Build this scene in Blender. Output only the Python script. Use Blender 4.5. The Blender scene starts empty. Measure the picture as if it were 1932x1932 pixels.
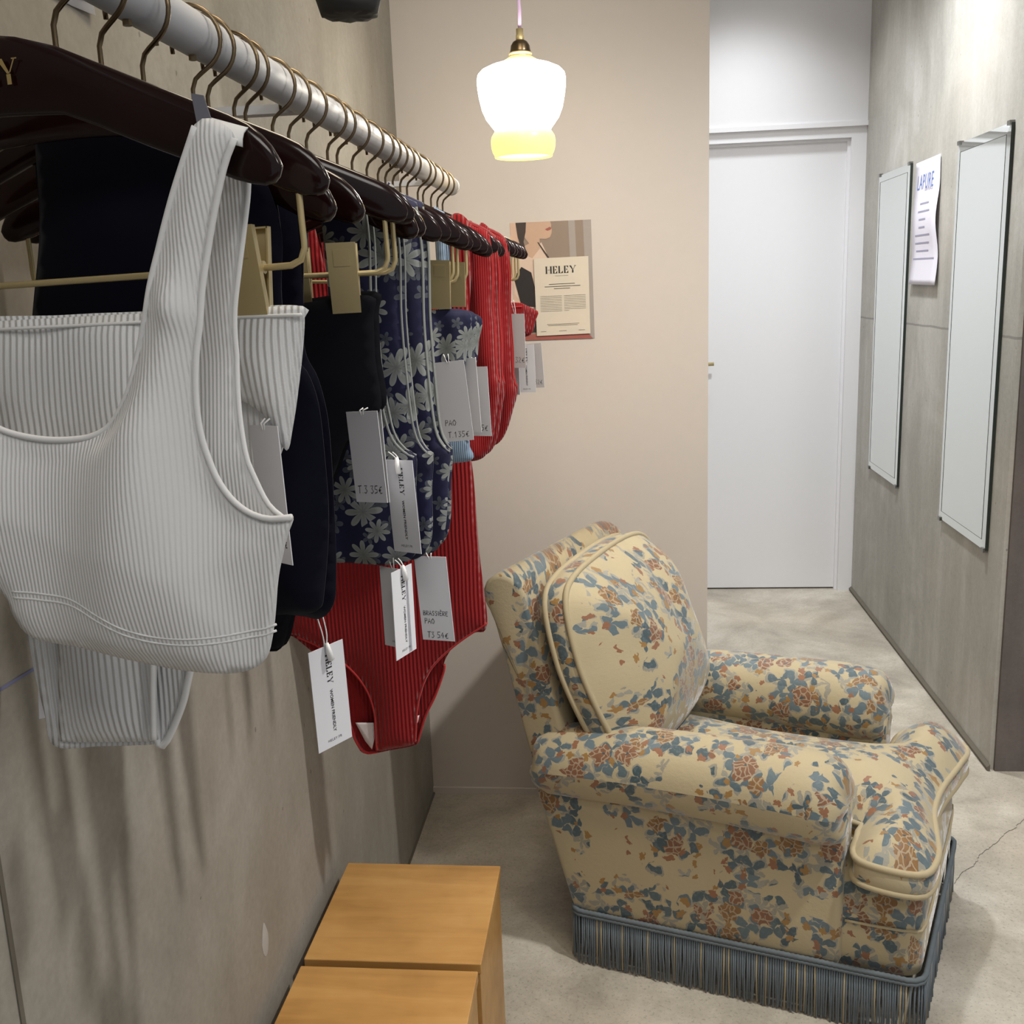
import bpy, bmesh, math, random
import numpy as np
from mathutils import Vector, Matrix
from mathutils.geometry import delaunay_2d_cdt
random.seed(7); rng = np.random.default_rng(7)
S = bpy.context.scene; COL = S.collection
PI = math.pi

# ------------------------------------------------------------------ camera
F, C, CAMH = 1950.0, 966.0, 1.42           # focal length and centre in pixels of the 1932 frame
_v1 = np.array([1160-C, 535-C, F]); _dn = np.array([.037*8973, 8973., F])
_y = _v1/np.linalg.norm(_v1); _d = _dn/np.linalg.norm(_dn); _d = _d-_y*_d.dot(_y); _d /= np.linalg.norm(_d)
_z = -_d; _x = np.cross(_y, _z); RW = np.stack([_x, _y, _z]); EYE = np.array([0, 0, CAMH])
def ray(px, py): return RW @ np.array([px-C, py-C, F])
def onx(px, py, X): r = ray(px, py); return EYE+r*X/r[0]
def ony(px, py, Y): r = ray(px, py); return EYE+r*Y/r[1]
def onz(px, py, Z=0.): r = ray(px, py); return EYE+r*(Z-CAMH)/r[2]
def proj(p): q = RW.T @ (np.array(p)-EYE); return C+F*q[0]/q[2], C+F*q[1]/q[2]
cam = bpy.data.cameras.new('camera'); cam.sensor_width = 36; cam.lens = 36*F/1932; cam.clip_start = .02
co = bpy.data.objects.new('camera', cam); COL.objects.link(co); S.camera = co
rx, uy, bz = RW @ [1, 0, 0], RW @ [0, -1, 0], RW @ [0, 0, -1]
co.matrix_world = Matrix(((rx[0], uy[0], bz[0], 0), (rx[1], uy[1], bz[1], 0), (rx[2], uy[2], bz[2], CAMH), (0, 0, 0, 1)))

# ------------------------------------------------------------------ world, lights, exposure
w = bpy.data.worlds.new('shop_ambience'); S.world = w; w.use_nodes = True
w.node_tree.nodes['Background'].inputs[0].default_value = (.92, .95, 1, 1)
w.node_tree.nodes['Background'].inputs[1].default_value = .22
def spot(name, loc, aim, power, angle, blend, color, size=.05):
    l = bpy.data.lights.new(name, 'SPOT'); l.energy = power; l.spot_size = math.radians(angle); l.spot_blend = blend
    l.color = color; l.shadow_soft_size = size
    o = bpy.data.objects.new(name, l); COL.objects.link(o); o.location = loc
    o.rotation_euler = (Vector(aim)-Vector(loc)).to_track_quat('-Z', 'Y').to_euler(); return o
COOL, NEUT, WARM = (.95, .98, 1), (1, .97, .92), (1, .86, .66)
spot('downlight_corridor_offscreen', (.52, 4.22, 2.74), (.58, 4.40, 0), 26, 120, 1., COOL, .08)
spot('downlight_corridor_near_offscreen', (.60, 3.25, 2.74), (.62, 3.7, 0), 74, 120, .9, COOL)
spot('downlight_shop_offscreen', (1.00, 1.20, 2.74), (.45, 1.95, .2), 84, 100, .7, NEUT)
spot('downlight_shop_left_offscreen', (.15, -.55, 2.74), (-.25, 1.1, .9), 36, 110, .8, NEUT, .45)
spot('downlight_entry_offscreen', (1.5, -.3, 2.74), (.6, 2.4, .5), 34, 110, .8, NEUT, .12)
spot('downlight_rail_offscreen', (-.12, 1.15, 2.74), (-.40, 1.5, 1.2), 38, 125, .9, (1, .86, .64), .30)
vs = S.view_settings
vs.view_transform = 'Standard'; vs.look = 'None'; vs.gamma = 1; vs.use_curve_mapping = False; vs.exposure = 0.80

# ------------------------------------------------------------------ materials
class NT:
    def __init__(s, name):
        s.m = bpy.data.materials.new(name); s.m.use_nodes = True; s.t = s.m.node_tree
        s.b = s.t.nodes['Principled BSDF']
    def n(s, kind, **kw):
        o = s.t.nodes.new(kind)
        for k, v in kw.items():
            if k.startswith('i_'):
                s.put(o.inputs[k[2:].replace('_', ' ')], v)
            else: setattr(o, k, v)
        return o
    def put(s, sock, v):
        if isinstance(v, bpy.types.NodeSocket): s.t.links.new(v, sock)
        else: sock.default_value = v
    def math(s, op, a, b=0., c=0., clamp=False):
        o = s.t.nodes.new('ShaderNodeMath'); o.operation = op; o.use_clamp = clamp
        for i, v in enumerate((a, b, c)): s.put(o.inputs[i], v)
        return o.outputs[0]
    def vmath(s, op, a, b=None, out=0):
        o = s.t.nodes.new('ShaderNodeVectorMath'); o.operation = op; s.put(o.inputs[0], a)
        if b is not None: s.put(o.inputs[1], b)
        return o.outputs[out]
    def uv(s): return s.n('ShaderNodeUVMap').outputs[0]
    def obj(s): return s.n('ShaderNodeTexCoord').outputs['Object']
    def scale(s, v, sc): return s.n('ShaderNodeMapping', i_Vector=v, i_Scale=sc).outputs[0]
    def noise(s, v, sc, det=4., rough=.55, dist=0., out=0):
        return s.n('ShaderNodeTexNoise', i_Vector=v, i_Scale=sc, i_Detail=det, i_Roughness=rough, i_Distortion=dist).outputs[out]
    def ramp(s, v, stops):
        o = s.t.nodes.new('ShaderNodeValToRGB'); s.put(o.inputs[0], v); e = o.color_ramp.elements
        while len(e) < len(stops): e.new(.5)
        for k, (p, c) in enumerate(stops): e[k].position = p; e[k].color = (*c, 1) if len(c) == 3 else c
        return o.outputs[0]
    def mix(s, f, a, b, mode='MIX'):
        o = s.t.nodes.new('ShaderNodeMix'); o.data_type = 'RGBA'; o.blend_type = mode
        s.put(o.inputs[0], f)
        for i, v in ((6, a), (7, b)): s.put(o.inputs[i], (*v, 1) if isinstance(v, tuple) and len(v) == 3 else v)
        return o.outputs[2]
    def bump(s, h, strength=.3, dist=.002, normal=None):
        o = s.n('ShaderNodeBump', i_Strength=strength, i_Distance=dist, i_Height=h)
        if normal is not None: s.put(o.inputs['Normal'], normal)
        s.put(s.b.inputs['Normal'], o.outputs[0]); return o.outputs[0]
    def done(s, color=None, rough=.5, metal=0., spec=.5, sheen=0., coat=0.):
        if color is not None: s.put(s.b.inputs['Base Color'], (*color, 1) if isinstance(color, tuple) and len(color) == 3 else color)
        s.put(s.b.inputs['Roughness'], rough); s.b.inputs['Metallic'].default_value = metal
        s.b.inputs['Specular IOR Level'].default_value = spec
        if sheen: s.b.inputs['Sheen Weight'].default_value = sheen; s.b.inputs['Sheen Roughness'].default_value = .4
        if coat: s.b.inputs['Coat Weight'].default_value = coat; s.b.inputs['Coat Roughness'].default_value = .08
        return s.m
def plain(name, color, rough=.5, metal=0., var=.06, **kw):
    t = NT(name); v = t.noise(t.obj(), 40., 3.)
    c = t.mix(t.math('MULTIPLY', v, 1.), tuple(max(0, x*(1-var)) for x in color), tuple(min(1, x*(1+var)) for x in color))
    return t.done(c, rough, metal, **kw)
def concrete(name, dark, mid, light, streak=(9, 9, 1.2), pit=.5, rough=.75, joint=None, speckle=0.):
    t = NT(name); o = t.obj()
    a = t.noise(o, 2.6, 8., .62, .8); b = t.noise(t.scale(o, streak), 1.6, 6., .65, .3); f = t.noise(o, 90., 3., .7)
    h = t.math('ADD', t.math('MULTIPLY', a, .62), t.math('MULTIPLY', b, .38))
    c = t.ramp(h, [(.34, dark), (.5, mid), (.64, light)])
    c = t.mix(.10, c, t.ramp(f, [(.3, (.25, .24, .22)), (.7, (1, 1, .98))]), 'OVERLAY')
    warm = t.noise(o, 1.3, 3., .5); c = t.mix(t.math('MULTIPLY', t.ramp(warm, [(.5, (0, 0, 0)), (.75, (1, 1, 1))]), .35), c, (mid[0]*1.12, mid[1]*.98, mid[2]*.86))
    pv = t.n('ShaderNodeTexVoronoi', i_Vector=t.scale(o, (34, 34, 22)), i_Scale=1.).outputs['Distance']
    pr = t.noise(o, 9., 2.)
    pits = t.math('MULTIPLY', t.math('LESS_THAN', pv, .09), t.math('GREATER_THAN', pr, .58))
    c = t.mix(t.math('MULTIPLY', pits, pit), c, tuple(x*.25 for x in dark))
    if speckle:
        sp = t.noise(o, 140., 2., .8); sm = t.ramp(sp, [(.36, (1, 1, 1)), (.42, (0, 0, 0))])
        c = t.mix(t.math('MULTIPLY', sm, speckle), c, tuple(x*.5 for x in dark))
    if joint:
        z = t.n('ShaderNodeSeparateXYZ', i_Vector=o).outputs[2]
        jn = t.math('LESS_THAN', t.math('ABSOLUTE', t.math('SUBTRACT', t.math('ADD', z, t.math('MULTIPLY', t.noise(o, 6.), .012)), joint)), .0035)
        c = t.mix(t.math('MULTIPLY', jn, .6), c, tuple(x*.5 for x in dark))
    t.bump(t.math('ADD', h, t.math('MULTIPLY', f, .15)), .25, .004)
    return t.done(c, rough, spec=.35)
def ribbed(name, base, pitch, strength=.7, rough=.85, sheen=.3, across=0):
    t = NT(name); u = t.uv(); wob = t.noise(u, 14., 2.)
    x = t.n('ShaderNodeSeparateXYZ', i_Vector=u).outputs[across]
    ph = t.math('ADD', t.math('MULTIPLY', x, 2*PI/pitch), t.math('MULTIPLY', wob, 3.0))
    s_ = t.math('ADD', t.math('MULTIPLY', t.math('SINE', ph), .5), .5)
    kn = t.noise(u, 900., 2., .6)
    c = t.mix(.08, (*base, 1), kn, 'OVERLAY')
    t.bump(t.math('ADD', s_, t.math('MULTIPLY', kn, .25)), strength, pitch*.35)
    return t.done(c, rough, spec=.25, sheen=sheen)
def floral(name, ground, petals, petal_alt, scale=29.):
    t = NT(name); u = t.uv()
    def layer(off, sc, R, n, pw):
        uu = t.vmath('ADD', u, off)
        vo = t.n('ShaderNodeTexVoronoi', voronoi_dimensions='2D', i_Vector=uu, i_Scale=sc, i_Randomness=.75)
        d = t.vmath('SUBTRACT', uu, vo.outputs['Position']); xy = t.n('ShaderNodeSeparateXYZ', i_Vector=d)
        rnd = t.n('ShaderNodeSeparateColor', i_Color=vo.outputs['Color'])
        ang = t.math('ADD', t.math('ARCTAN2', xy.outputs[1], xy.outputs[0]), t.math('MULTIPLY', rnd.outputs[0], 6.28))
        r = t.vmath('LENGTH', d, out=1)
        pet = t.math('ABSOLUTE', t.math('COSINE', t.math('MULTIPLY', ang, n/2)))
        rp = t.math('MULTIPLY', t.math('ADD', t.math('MULTIPLY', t.math('POWER', pet, pw), .8), .2), R)
        rp = t.math('MULTIPLY', rp, t.math('ADD', t.math('MULTIPLY', rnd.outputs[1], .5), .65))
        return t.math('LESS_THAN', r, rp), t.math('DIVIDE', r, rp), rnd
    m1, q1, rn1 = layer((.13, .07, 0), scale, .50/scale, 8, .75)
    m2, q2, rn2 = layer((.41, .33, 0), scale*1.25, .30/scale, 5, .9)
    g = t.mix(t.noise(u, 30.), tuple(x*.55 for x in ground), tuple(min(1, x*1.5) for x in ground))
    c = t.mix(m2, g, t.mix(q2, tuple(x*.45 for x in petal_alt), petal_alt))
    c = t.mix(m1, c, t.mix(q1, tuple(x*.5 for x in petals), petals))
    t.bump(t.noise(u, 700., 2.), .2, .0006)
    return t.done(c, .75, spec=.3, sheen=.2)
def tapestry(name, ground, flower, ochre, leaf, leaf2, pale, bou=5.2, sheen=.25):
    t = NT(name); u0 = t.uv()
    wv = t.n('ShaderNodeTexNoise', noise_dimensions='2D', i_Vector=u0, i_Scale=38., i_Detail=2.)
    u = t.vmath('ADD', u0, t.vmath('SCALE', t.vmath('SUBTRACT', wv.outputs['Color'], (.5, .5, .5))));
    u.node.inputs[1].links[0].from_node.inputs['Scale'].default_value = .022
    def layer(off, sc, R, n, pw, lo, rv):
        uu = t.vmath('ADD', u, off)
        vo = t.n('ShaderNodeTexVoronoi', voronoi_dimensions='2D', i_Vector=uu, i_Scale=sc, i_Randomness=.8)
        d = t.vmath('SUBTRACT', uu, vo.outputs['Position']); xy = t.n('ShaderNodeSeparateXYZ', i_Vector=d)
        rnd = t.n('ShaderNodeSeparateColor', i_Color=vo.outputs['Color'])
        ang = t.math('ADD', t.math('ARCTAN2', xy.outputs[1], xy.outputs[0]), t.math('MULTIPLY', rnd.outputs[0], 6.28))
        r = t.vmath('LENGTH', d, out=1)
        pet = t.math('ABSOLUTE', t.math('COSINE', t.math('MULTIPLY', ang, n/2)))
        rp = t.math('MULTIPLY', t.math('ADD', t.math('MULTIPLY', t.math('POWER', pet, pw), 1-lo), lo), R)
        rp = t.math('MULTIPLY', rp, t.math('ADD', t.math('MULTIPLY', rnd.outputs[1], rv), 1-rv))
        return t.math('LESS_THAN', r, rp), t.math('DIVIDE', r, rp), rnd, vo.outputs['Position']
    bw = t.n('ShaderNodeTexNoise', noise_dimensions='2D', i_Vector=u0, i_Scale=7., i_Detail=2.)
    ub = t.vmath('ADD', u0, t.vmath('MULTIPLY', t.vmath('SUBTRACT', bw.outputs['Color'], (.5, .5, .5)), (.16, .16, 0)))
    bn = t.n('ShaderNodeTexVoronoi', voronoi_dimensions='2D', i_Vector=ub, i_Scale=bou, i_Randomness=.6)
    bd = t.math('ADD', bn.outputs['Distance'], t.math('MULTIPLY', t.math('SUBTRACT', t.noise(u0, 20., 2.), .5), .45))
    leafzone = t.math('LESS_THAN', bd, .50); flowzone = t.math('LESS_THAN', bd, .31); budzone = t.math('LESS_THAN', bd, .58)
    ml, ql, rl, _ = layer((.2, .1, 0), 20., .038, 3, 1.1, .05, .35)
    ms, qs, rs, _ = layer((.7, .4, 0), 27., .026, 5, 1.2, .06, .35)
    mf, qf, rf, _ = layer((.05, .6, 0), 18., .029, 5, .6, .74, .45)
    mq, qq, rq, _ = layer((.45, .2, 0), 34., .0105, 5, .6, .6, .4)
    c = t.mix(t.noise(u0, 9., 3.), tuple(x*.94 for x in ground), tuple(min(1, x*1.05) for x in ground))
    out = t.math('MULTIPLY', leafzone, t.math('MAXIMUM', ml, t.math('MULTIPLY', ms, t.math('GREATER_THAN', rs.outputs[0], .45))))
    vein = t.noise(u0, 130., 2., .6)
    cl = t.mix(rl.outputs[2], leaf, leaf2); cl = t.mix(t.math('MULTIPLY', t.math('GREATER_THAN', vein, .56), .45), cl, leaf2); cl = t.mix(t.math('MULTIPLY', t.math('GREATER_THAN', ql, .8), .5), cl, pale)
    c = t.mix(out, c, cl)
    bm = t.math('MULTIPLY', budzone, t.math('MULTIPLY', mq, t.math('GREATER_THAN', rq.outputs[0], .55)))
    c = t.mix(bm, c, t.mix(t.math('GREATER_THAN', rq.outputs[2], .5), flower, ochre))
    pe = t.n('ShaderNodeTexVoronoi', voronoi_dimensions='2D', i_Vector=u, i_Scale=78., feature='DISTANCE_TO_EDGE').outputs['Distance']
    cf = t.mix(t.math('GREATER_THAN', rf.outputs[2], .6), flower, ochre); cf = t.mix(t.noise(u0, 60., 2.), tuple(x*.6 for x in flower), cf)
    cf = t.mix(t.math('MULTIPLY', t.math('LESS_THAN', pe, .10), .55), cf, pale); cf = t.mix(t.math('LESS_THAN', qf, .16), cf, leaf)
    fm = t.math('MULTIPLY', flowzone, t.math('MULTIPLY', mf, t.math('GREATER_THAN', rf.outputs[0], .2)))
    c = t.mix(fm, c, cf); out = t.math('MAXIMUM', out, bm)
    ht = t.math('MAXIMUM', out, fm)
    t.bump(t.math('ADD', ht, t.math('ADD', t.math('MULTIPLY', t.noise(u0, 110., 2.), .5), t.math('MULTIPLY', t.noise(u0, 500., 2.), .3))), .5, .002)
    m = t.done(c, t.math('SUBTRACT', .72, t.math('MULTIPLY', ht, .2)), spec=.35, sheen=sheen)
    t.put(t.b.inputs['Sheen Weight'], t.math('ADD', t.math('MULTIPLY', ht, .55), .15)); return m     # cut pile catches the light
def wood(name):
    t = NT(name); o = t.obj(); a = t.noise(t.scale(o, (2.0, 16, 16)), 2., 5., .6, .6); f = t.noise(t.scale(o, (5, 5, 5)), 1.5, 3.)
    c = t.ramp(t.math('ADD', t.math('MULTIPLY', a, .45), t.math('MULTIPLY', f, .55)), [(.3, (.33, .165, .045)), (.52, (.46, .245, .075)), (.75, (.56, .33, .12))])
    return t.done(c, .38, spec=.4)
def emis(name, col, strength):
    t = NT(name); t.b.inputs['Emission Color'].default_value = (*col, 1); t.b.inputs['Emission Strength'].default_value = strength
    return t.done(col, .3)

M = dict(
 wall_left=concrete('concrete_left', (.21, .195, .165), (.27, .25, .215), (.33, .31, .275), streak=(4, 4, 1.6)),
 wall_right=concrete('concrete_right', (.30, .295, .27), (.37, .36, .33), (.46, .455, .43), streak=(9, 9, .8), joint=1.245),
 floor=concrete('concrete_floor', (.27, .245, .205), (.43, .395, .335), (.60, .56, .49), streak=(3, 3, 3), pit=.2, rough=.6, speckle=.35),
 partition=plain('partition_paint', (.58, .525, .48), .8, var=.02), white=plain('white_paint', (.72, .72, .74), .55, var=.015),
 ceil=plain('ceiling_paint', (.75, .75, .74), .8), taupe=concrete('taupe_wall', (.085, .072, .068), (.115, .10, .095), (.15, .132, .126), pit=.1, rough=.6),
 mahog=plain('mahogany_lacquer', (.011, .0030, .0028), .2, coat=.3, var=.3, spec=.2), brass=plain('brass', (.52, .42, .22), .36, .5), bronze=plain('aged_bronze', (.17, .125, .075), .3, 1.),
 gold=plain('gold_print', (.62, .47, .2), .4, .8), railw=plain('rail_paint', (.52, .53, .56), .45, var=.05),
 whiterib=ribbed('white_rib', (.78, .78, .78), .0026, .55), whiterib2=ribbed('white_wide_rib', (.78, .785, .79), .0044, .8),
 whiteplain=plain('white_jersey', (.79, .79, .79), .9, sheen=.3), black=plain('black_velvet', (.0035, .0035, .006), .9, sheen=.06, spec=.15),
 navy=plain('black_navy_velvet', (.003, .0032, .010), .9, sheen=.05, spec=.15),
 floral=floral('navy_daisy_print', (.007, .008, .038), (.26, .275, .265), (.08, .09, .115)),
 red=ribbed('red_rib', (.24, .0035, .006), .0062, 1.), redfine=ribbed('red_fine_rib', (.24, .0045, .007), .0034, .8), redtrim=plain('red_trim', (.38, .008, .010), .8, sheen=.3),
 blue=ribbed('pale_blue_rib', (.24, .33, .45), .003, .7), lining=plain('pink_white_lining', (.62, .55, .56), .9),
 card=plain('tag_card', (.70, .70, .74), .6, var=.015), ink=plain('black_ink', (.02, .02, .02), .6), string=plain('white_string', (.8, .8, .8), .8), plastic=plain('white_plastic', (.8, .8, .8), .35),
 wood=wood('birch_plywood'),
 tap=tapestry('floral_tapestry', (.45, .38, .245), (.26, .12, .065), (.30, .17, .055), (.055, .085, .10), (.13, .175, .20), (.47, .41, .30)),
 piping=tapestry('piping_tapestry', (.42, .35, .22), (.28, .12, .05), (.32, .19, .06), (.16, .18, .18), (.22, .25, .26), (.46, .40, .28), 9.),
 fringe=plain('slate_blue_fringe', (.125, .155, .185), .85, var=.25, sheen=.2), fringe2=plain('beige_fringe', (.34, .29, .20), .85, var=.2), braid=plain('slate_braid', (.12, .145, .165), .85, var=.25),
 cord=plain('lilac_cord', (.50, .36, .56), .6), glass_on=emis('lit_opal_glass', (1, .93, .80), 11.), band_on=emis('lit_yellow_glass', (1, .72, .16), 1.15), bulb=emis('bulb_glow', (1, .95, .80), 9.),
 blackfix=plain('black_casing', (.006, .006, .007), .7), paper=plain('paper', (.70, .68, .76), .7, var=.02), cream=plain('cream_card', (.64, .57, .47), .7, var=.02), blueink=plain('blue_ink', (.10, .19, .50), .6), greyink=plain('grey_ink', (.30, .29, .40), .7),
 mirror=plain('mirror_silver', (.86, .90, .88), .03, 1., var=.0), mirroredge=plain('mirror_edge', (.02, .028, .025), .2), chrome=plain('mirror_clip', (.25, .25, .24), .3, 1.),
 dirt=plain('dark_joint', (.13, .115, .09), .9), crack=plain('crack_dark', (.12, .105, .085), .9), pencil=plain('blue_chalk_line', (.16, .17, .30), .9), plaster=plain('plaster_patch', (.40, .385, .36), .8),
 loop=plain('clear_grey_loop', (.16, .16, .19), .35),
 skin=plain('print_skin', (.52, .35, .25), .7), skin2=plain('print_light_skin', (.66, .50, .40), .7), hair=plain('print_hair', (.05, .035, .03), .7), curtain=plain('print_curtain', (.27, .205, .16), .7), curtain2=plain('print_grey', (.34, .30, .27), .7), lips=plain('print_lips', (.32, .09, .07), .6), top=plain('print_black_top', (.018, .014, .013), .7), peach=plain('print_peach', (.62, .42, .32), .7),
)

# ------------------------------------------------------------------ mesh helpers
def finish(o, label=None, cat=None, group=None, kind=None, parent=None):
    if label: o['label'] = label
    if cat: o['category'] = cat
    if group: o['group'] = group
    if kind: o['kind'] = kind
    if parent is not None: o.parent = parent
    return o
def obj(name, verts, faces, mat, parent=None, smooth=True, uvs=None, mats=None, fmat=None, **kw):
    me = bpy.data.meshes.new(name); me.from_pydata([tuple(map(float, v)) for v in verts], [], faces)
    for m in (mats or [mat]): me.materials.append(M[m] if isinstance(m, str) else m)
    if uvs is not None:
        l = me.uv_layers.new(name='UVMap'); vi = np.empty(len(me.loops), int); me.loops.foreach_get('vertex_index', vi)
        l.data.foreach_set('uv', np.asarray(uvs, float)[vi].ravel())
    me.polygons.foreach_set('use_smooth', [smooth]*len(me.polygons))
    if fmat is not None: me.polygons.foreach_set('material_index', fmat)
    me.update(); o = bpy.data.objects.new(name, me); COL.objects.link(o)
    return finish(o, parent=parent, **kw)
def empty(name, loc, label, cat, group=None, rz=0., kind=None):
    o = bpy.data.objects.new(name, None); COL.objects.link(o); o.location = loc; o.rotation_euler = (0, 0, rz); o.empty_display_size = .05
    return finish(o, label, cat, group, kind)
class MB:
    def __init__(s): s.v = []; s.f = []; s.m = []
    def add(s, v, f, m=0):
        k = len(s.v); s.v += [tuple(x) for x in v]; s.f += [tuple(i+k for i in q) for q in f]; s.m += [m]*len(f)
    def box(s, a, b, m=0):
        (x0, y0, z0), (x1, y1, z1) = a, b
        s.add([(x0, y0, z0), (x1, y0, z0), (x1, y1, z0), (x0, y1, z0), (x0, y0, z1), (x1, y0, z1), (x1, y1, z1), (x0, y1, z1)],
              [(0, 3, 2, 1), (4, 5, 6, 7), (0, 1, 5, 4), (1, 2, 6, 5), (2, 3, 7, 6), (3, 0, 4, 7)], m)
    def tube(s, pts, r, n=8, closed=False, m=0):
        v, f = tube(pts, r, n, closed); s.add(v, f, m)
    def prism(s, poly, y0, y1, m=0):                  # polygon in x,z extruded along y
        n = len(poly); v = [(x, y0, z) for x, z in poly]+[(x, y1, z) for x, z in poly]
        s.add(v, [tuple(range(n)), tuple(range(2*n-1, n-1, -1))]+[(i+n, (i+1) % n+n, (i+1) % n, i) for i in range(n)], m)
    def build(s, name, mat, parent=None, smooth=False, **kw):
        return obj(name, s.v, s.f, mat, parent, smooth, fmat=s.m if kw.get('mats') else None, **kw)
def tube(pts, r, n=8, closed=False):
    P = np.array(pts, float); k = len(P); R_ = np.broadcast_to(np.asarray(r, float), (k,))
    T = np.roll(P, -1, 0)-np.roll(P, 1, 0)
    if not closed: T[0] = P[1]-P[0]; T[-1] = P[-1]-P[-2]
    T /= np.maximum(np.linalg.norm(T, axis=1, keepdims=True), 1e-9)
    ref = np.array([0, 0, 1.]) if abs(T[0][2]) < .9 else np.array([0, 1., 0])
    U = ref-T[0]*ref.dot(T[0]); U /= np.linalg.norm(U); v = []
    for i in range(k):
        U = U-T[i]*U.dot(T[i]); U /= np.linalg.norm(U); W = np.cross(T[i], U)
        v += [P[i]+R_[i]*(math.cos(2*PI*j/n)*U+math.sin(2*PI*j/n)*W) for j in range(n)]
    f = [(i*n+j, i*n+(j+1) % n, ((i+1) % k)*n+(j+1) % n, ((i+1) % k)*n+j) for i in range(k if closed else k-1) for j in range(n)]
    if not closed: f += [tuple(range(n-1, -1, -1)), tuple(range((k-1)*n, k*n))]
    return v, f
def smoothline(pts, step, closed=False):              # Catmull-Rom resampling
    P = np.array(pts, float); n = len(P); out = []
    for i in range(n if closed else n-1):
        p1, p2 = P[i], P[(i+1) % n]
        p0 = P[i-1] if (closed or i > 0) else 2*p1-p2; p3 = P[(i+2) % n] if (closed or i < n-2) else 2*p2-p1
        k = max(1, int(round(np.linalg.norm(p2-p1)/step)))
        for j in range(k):
            t = j/k; out.append(.5*(2*p1+(p2-p0)*t+(2*p0-5*p1+4*p2-p3)*t*t+(3*p1-p0-3*p2+p3)*t**3))
    if not closed: out.append(P[-1])
    return np.array(out)
def grid(name, rows, mat, parent=None, wrap=False, caps=False, uvoff=(0, 0), uvs=None, **kw):
    """rows: list of equally long point lists; uv in metres."""
    A = np.array(rows, float); n, m = A.shape[:2]
    if wrap: A = np.concatenate([A, A[:, :1]], 1); m += 1
    du = np.r_[0, np.cumsum(np.linalg.norm(np.diff(A.mean(1), axis=0), axis=1))]
    mid = A[n//2]; dv = np.r_[0, np.cumsum(np.linalg.norm(np.diff(mid, axis=0), axis=1))]
    uv = [(du[i]+uvoff[0], dv[j]+uvoff[1]) for i in range(n) for j in range(m)]
    if uvs is not None:
        B = np.array(uvs, float); B = np.concatenate([B, B[:, :1]], 1) if wrap else B; uv = [tuple(q) for q in B.reshape(-1, 2)]
    v = list(A.reshape(-1, 3)); f = [(i*m+j, i*m+j+1, (i+1)*m+j+1, (i+1)*m+j) for i in range(n-1) for j in range(m-1)]
    if caps:
        for i in (0, n-1):
            k = len(v); v.append(A[i].mean(0)); uv.append((du[i]+uvoff[0]+.05, dv.mean()+uvoff[1]) if uvs is None else tuple(B[i].mean(0)))
            f += [(k, i*m+j, i*m+j+1) if i else (k, i*m+j+1, i*m+j) for j in range(m-1)]
    return obj(name, v, f, mat, parent, True, uvs=uv, **kw)
def inside(P, poly):
    x, y = P[:, 0], P[:, 1]; r = np.zeros(len(P), bool); n = len(poly)
    for i in range(n):
        (x0, y0), (x1, y1) = poly[i-1], poly[i]
        if y0 == y1: continue
        k = ((y0 > y) != (y1 > y)) & (x < (x1-x0)*(y-y0)/(y1-y0)+x0); r ^= k
    return r
def bdist(P, poly):
    d = np.full(len(P), 9.)
    for i in range(len(poly)):
        a, b = poly[i-1], poly[i]; ab = b-a; L = ab.dot(ab)
        if L < 1e-14: continue
        t = np.clip(((P-a)@ab)/L, 0, 1); d = np.minimum(d, np.linalg.norm(P-a-t[:, None]*ab, axis=1))
    return d
def cdt(poly, cell):
    poly = np.array(poly, float); lo, hi = poly.min(0), poly.max(0); pts = []
    for j, yy in enumerate(np.arange(lo[1]+cell*.5, hi[1], cell*.87)):
        for xx in np.arange(lo[0]+(j % 2)*cell*.5, hi[0], cell): pts.append((xx, yy))
    G = np.array(pts).reshape(-1, 2); G = G[inside(G, poly)]
    G = G[bdist(G, poly) > cell*.45] if len(G) else G
    n = len(poly); allp = [Vector(p) for p in poly]+[Vector(p) for p in G]
    r = delaunay_2d_cdt(allp, [(i, (i+1) % n) for i in range(n)], [], 1, 1e-7)
    V = np.array([tuple(v) for v in r[0]]); Fc = [tuple(f) for f in r[2]]
    cen = np.array([V[list(f)].mean(0) for f in Fc]); ok = inside(cen, poly)
    return V, [f for f, k in zip(Fc, ok) if k], bdist(V, poly)
def text_mesh(s, size, align='CENTER', shear=0., spacing=1., bold=0.):
    cu = bpy.data.curves.new('t', 'FONT'); cu.body = s; cu.size = size; cu.align_x = align; cu.align_y = 'CENTER'; cu.shear = shear; cu.resolution_u = 2
    cu.space_character = spacing; cu.offset = bold
    o = bpy.data.objects.new('t', cu); COL.objects.link(o); bpy.context.view_layer.update()
    me = bpy.data.meshes.new_from_object(o.evaluated_get(bpy.context.evaluated_depsgraph_get()))
    v = [tuple(x.co) for x in me.vertices]; f = [tuple(p.vertices) for p in me.polygons]
    bpy.data.objects.remove(o); bpy.data.meshes.remove(me); bpy.data.curves.remove(cu); return v, f
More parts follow.
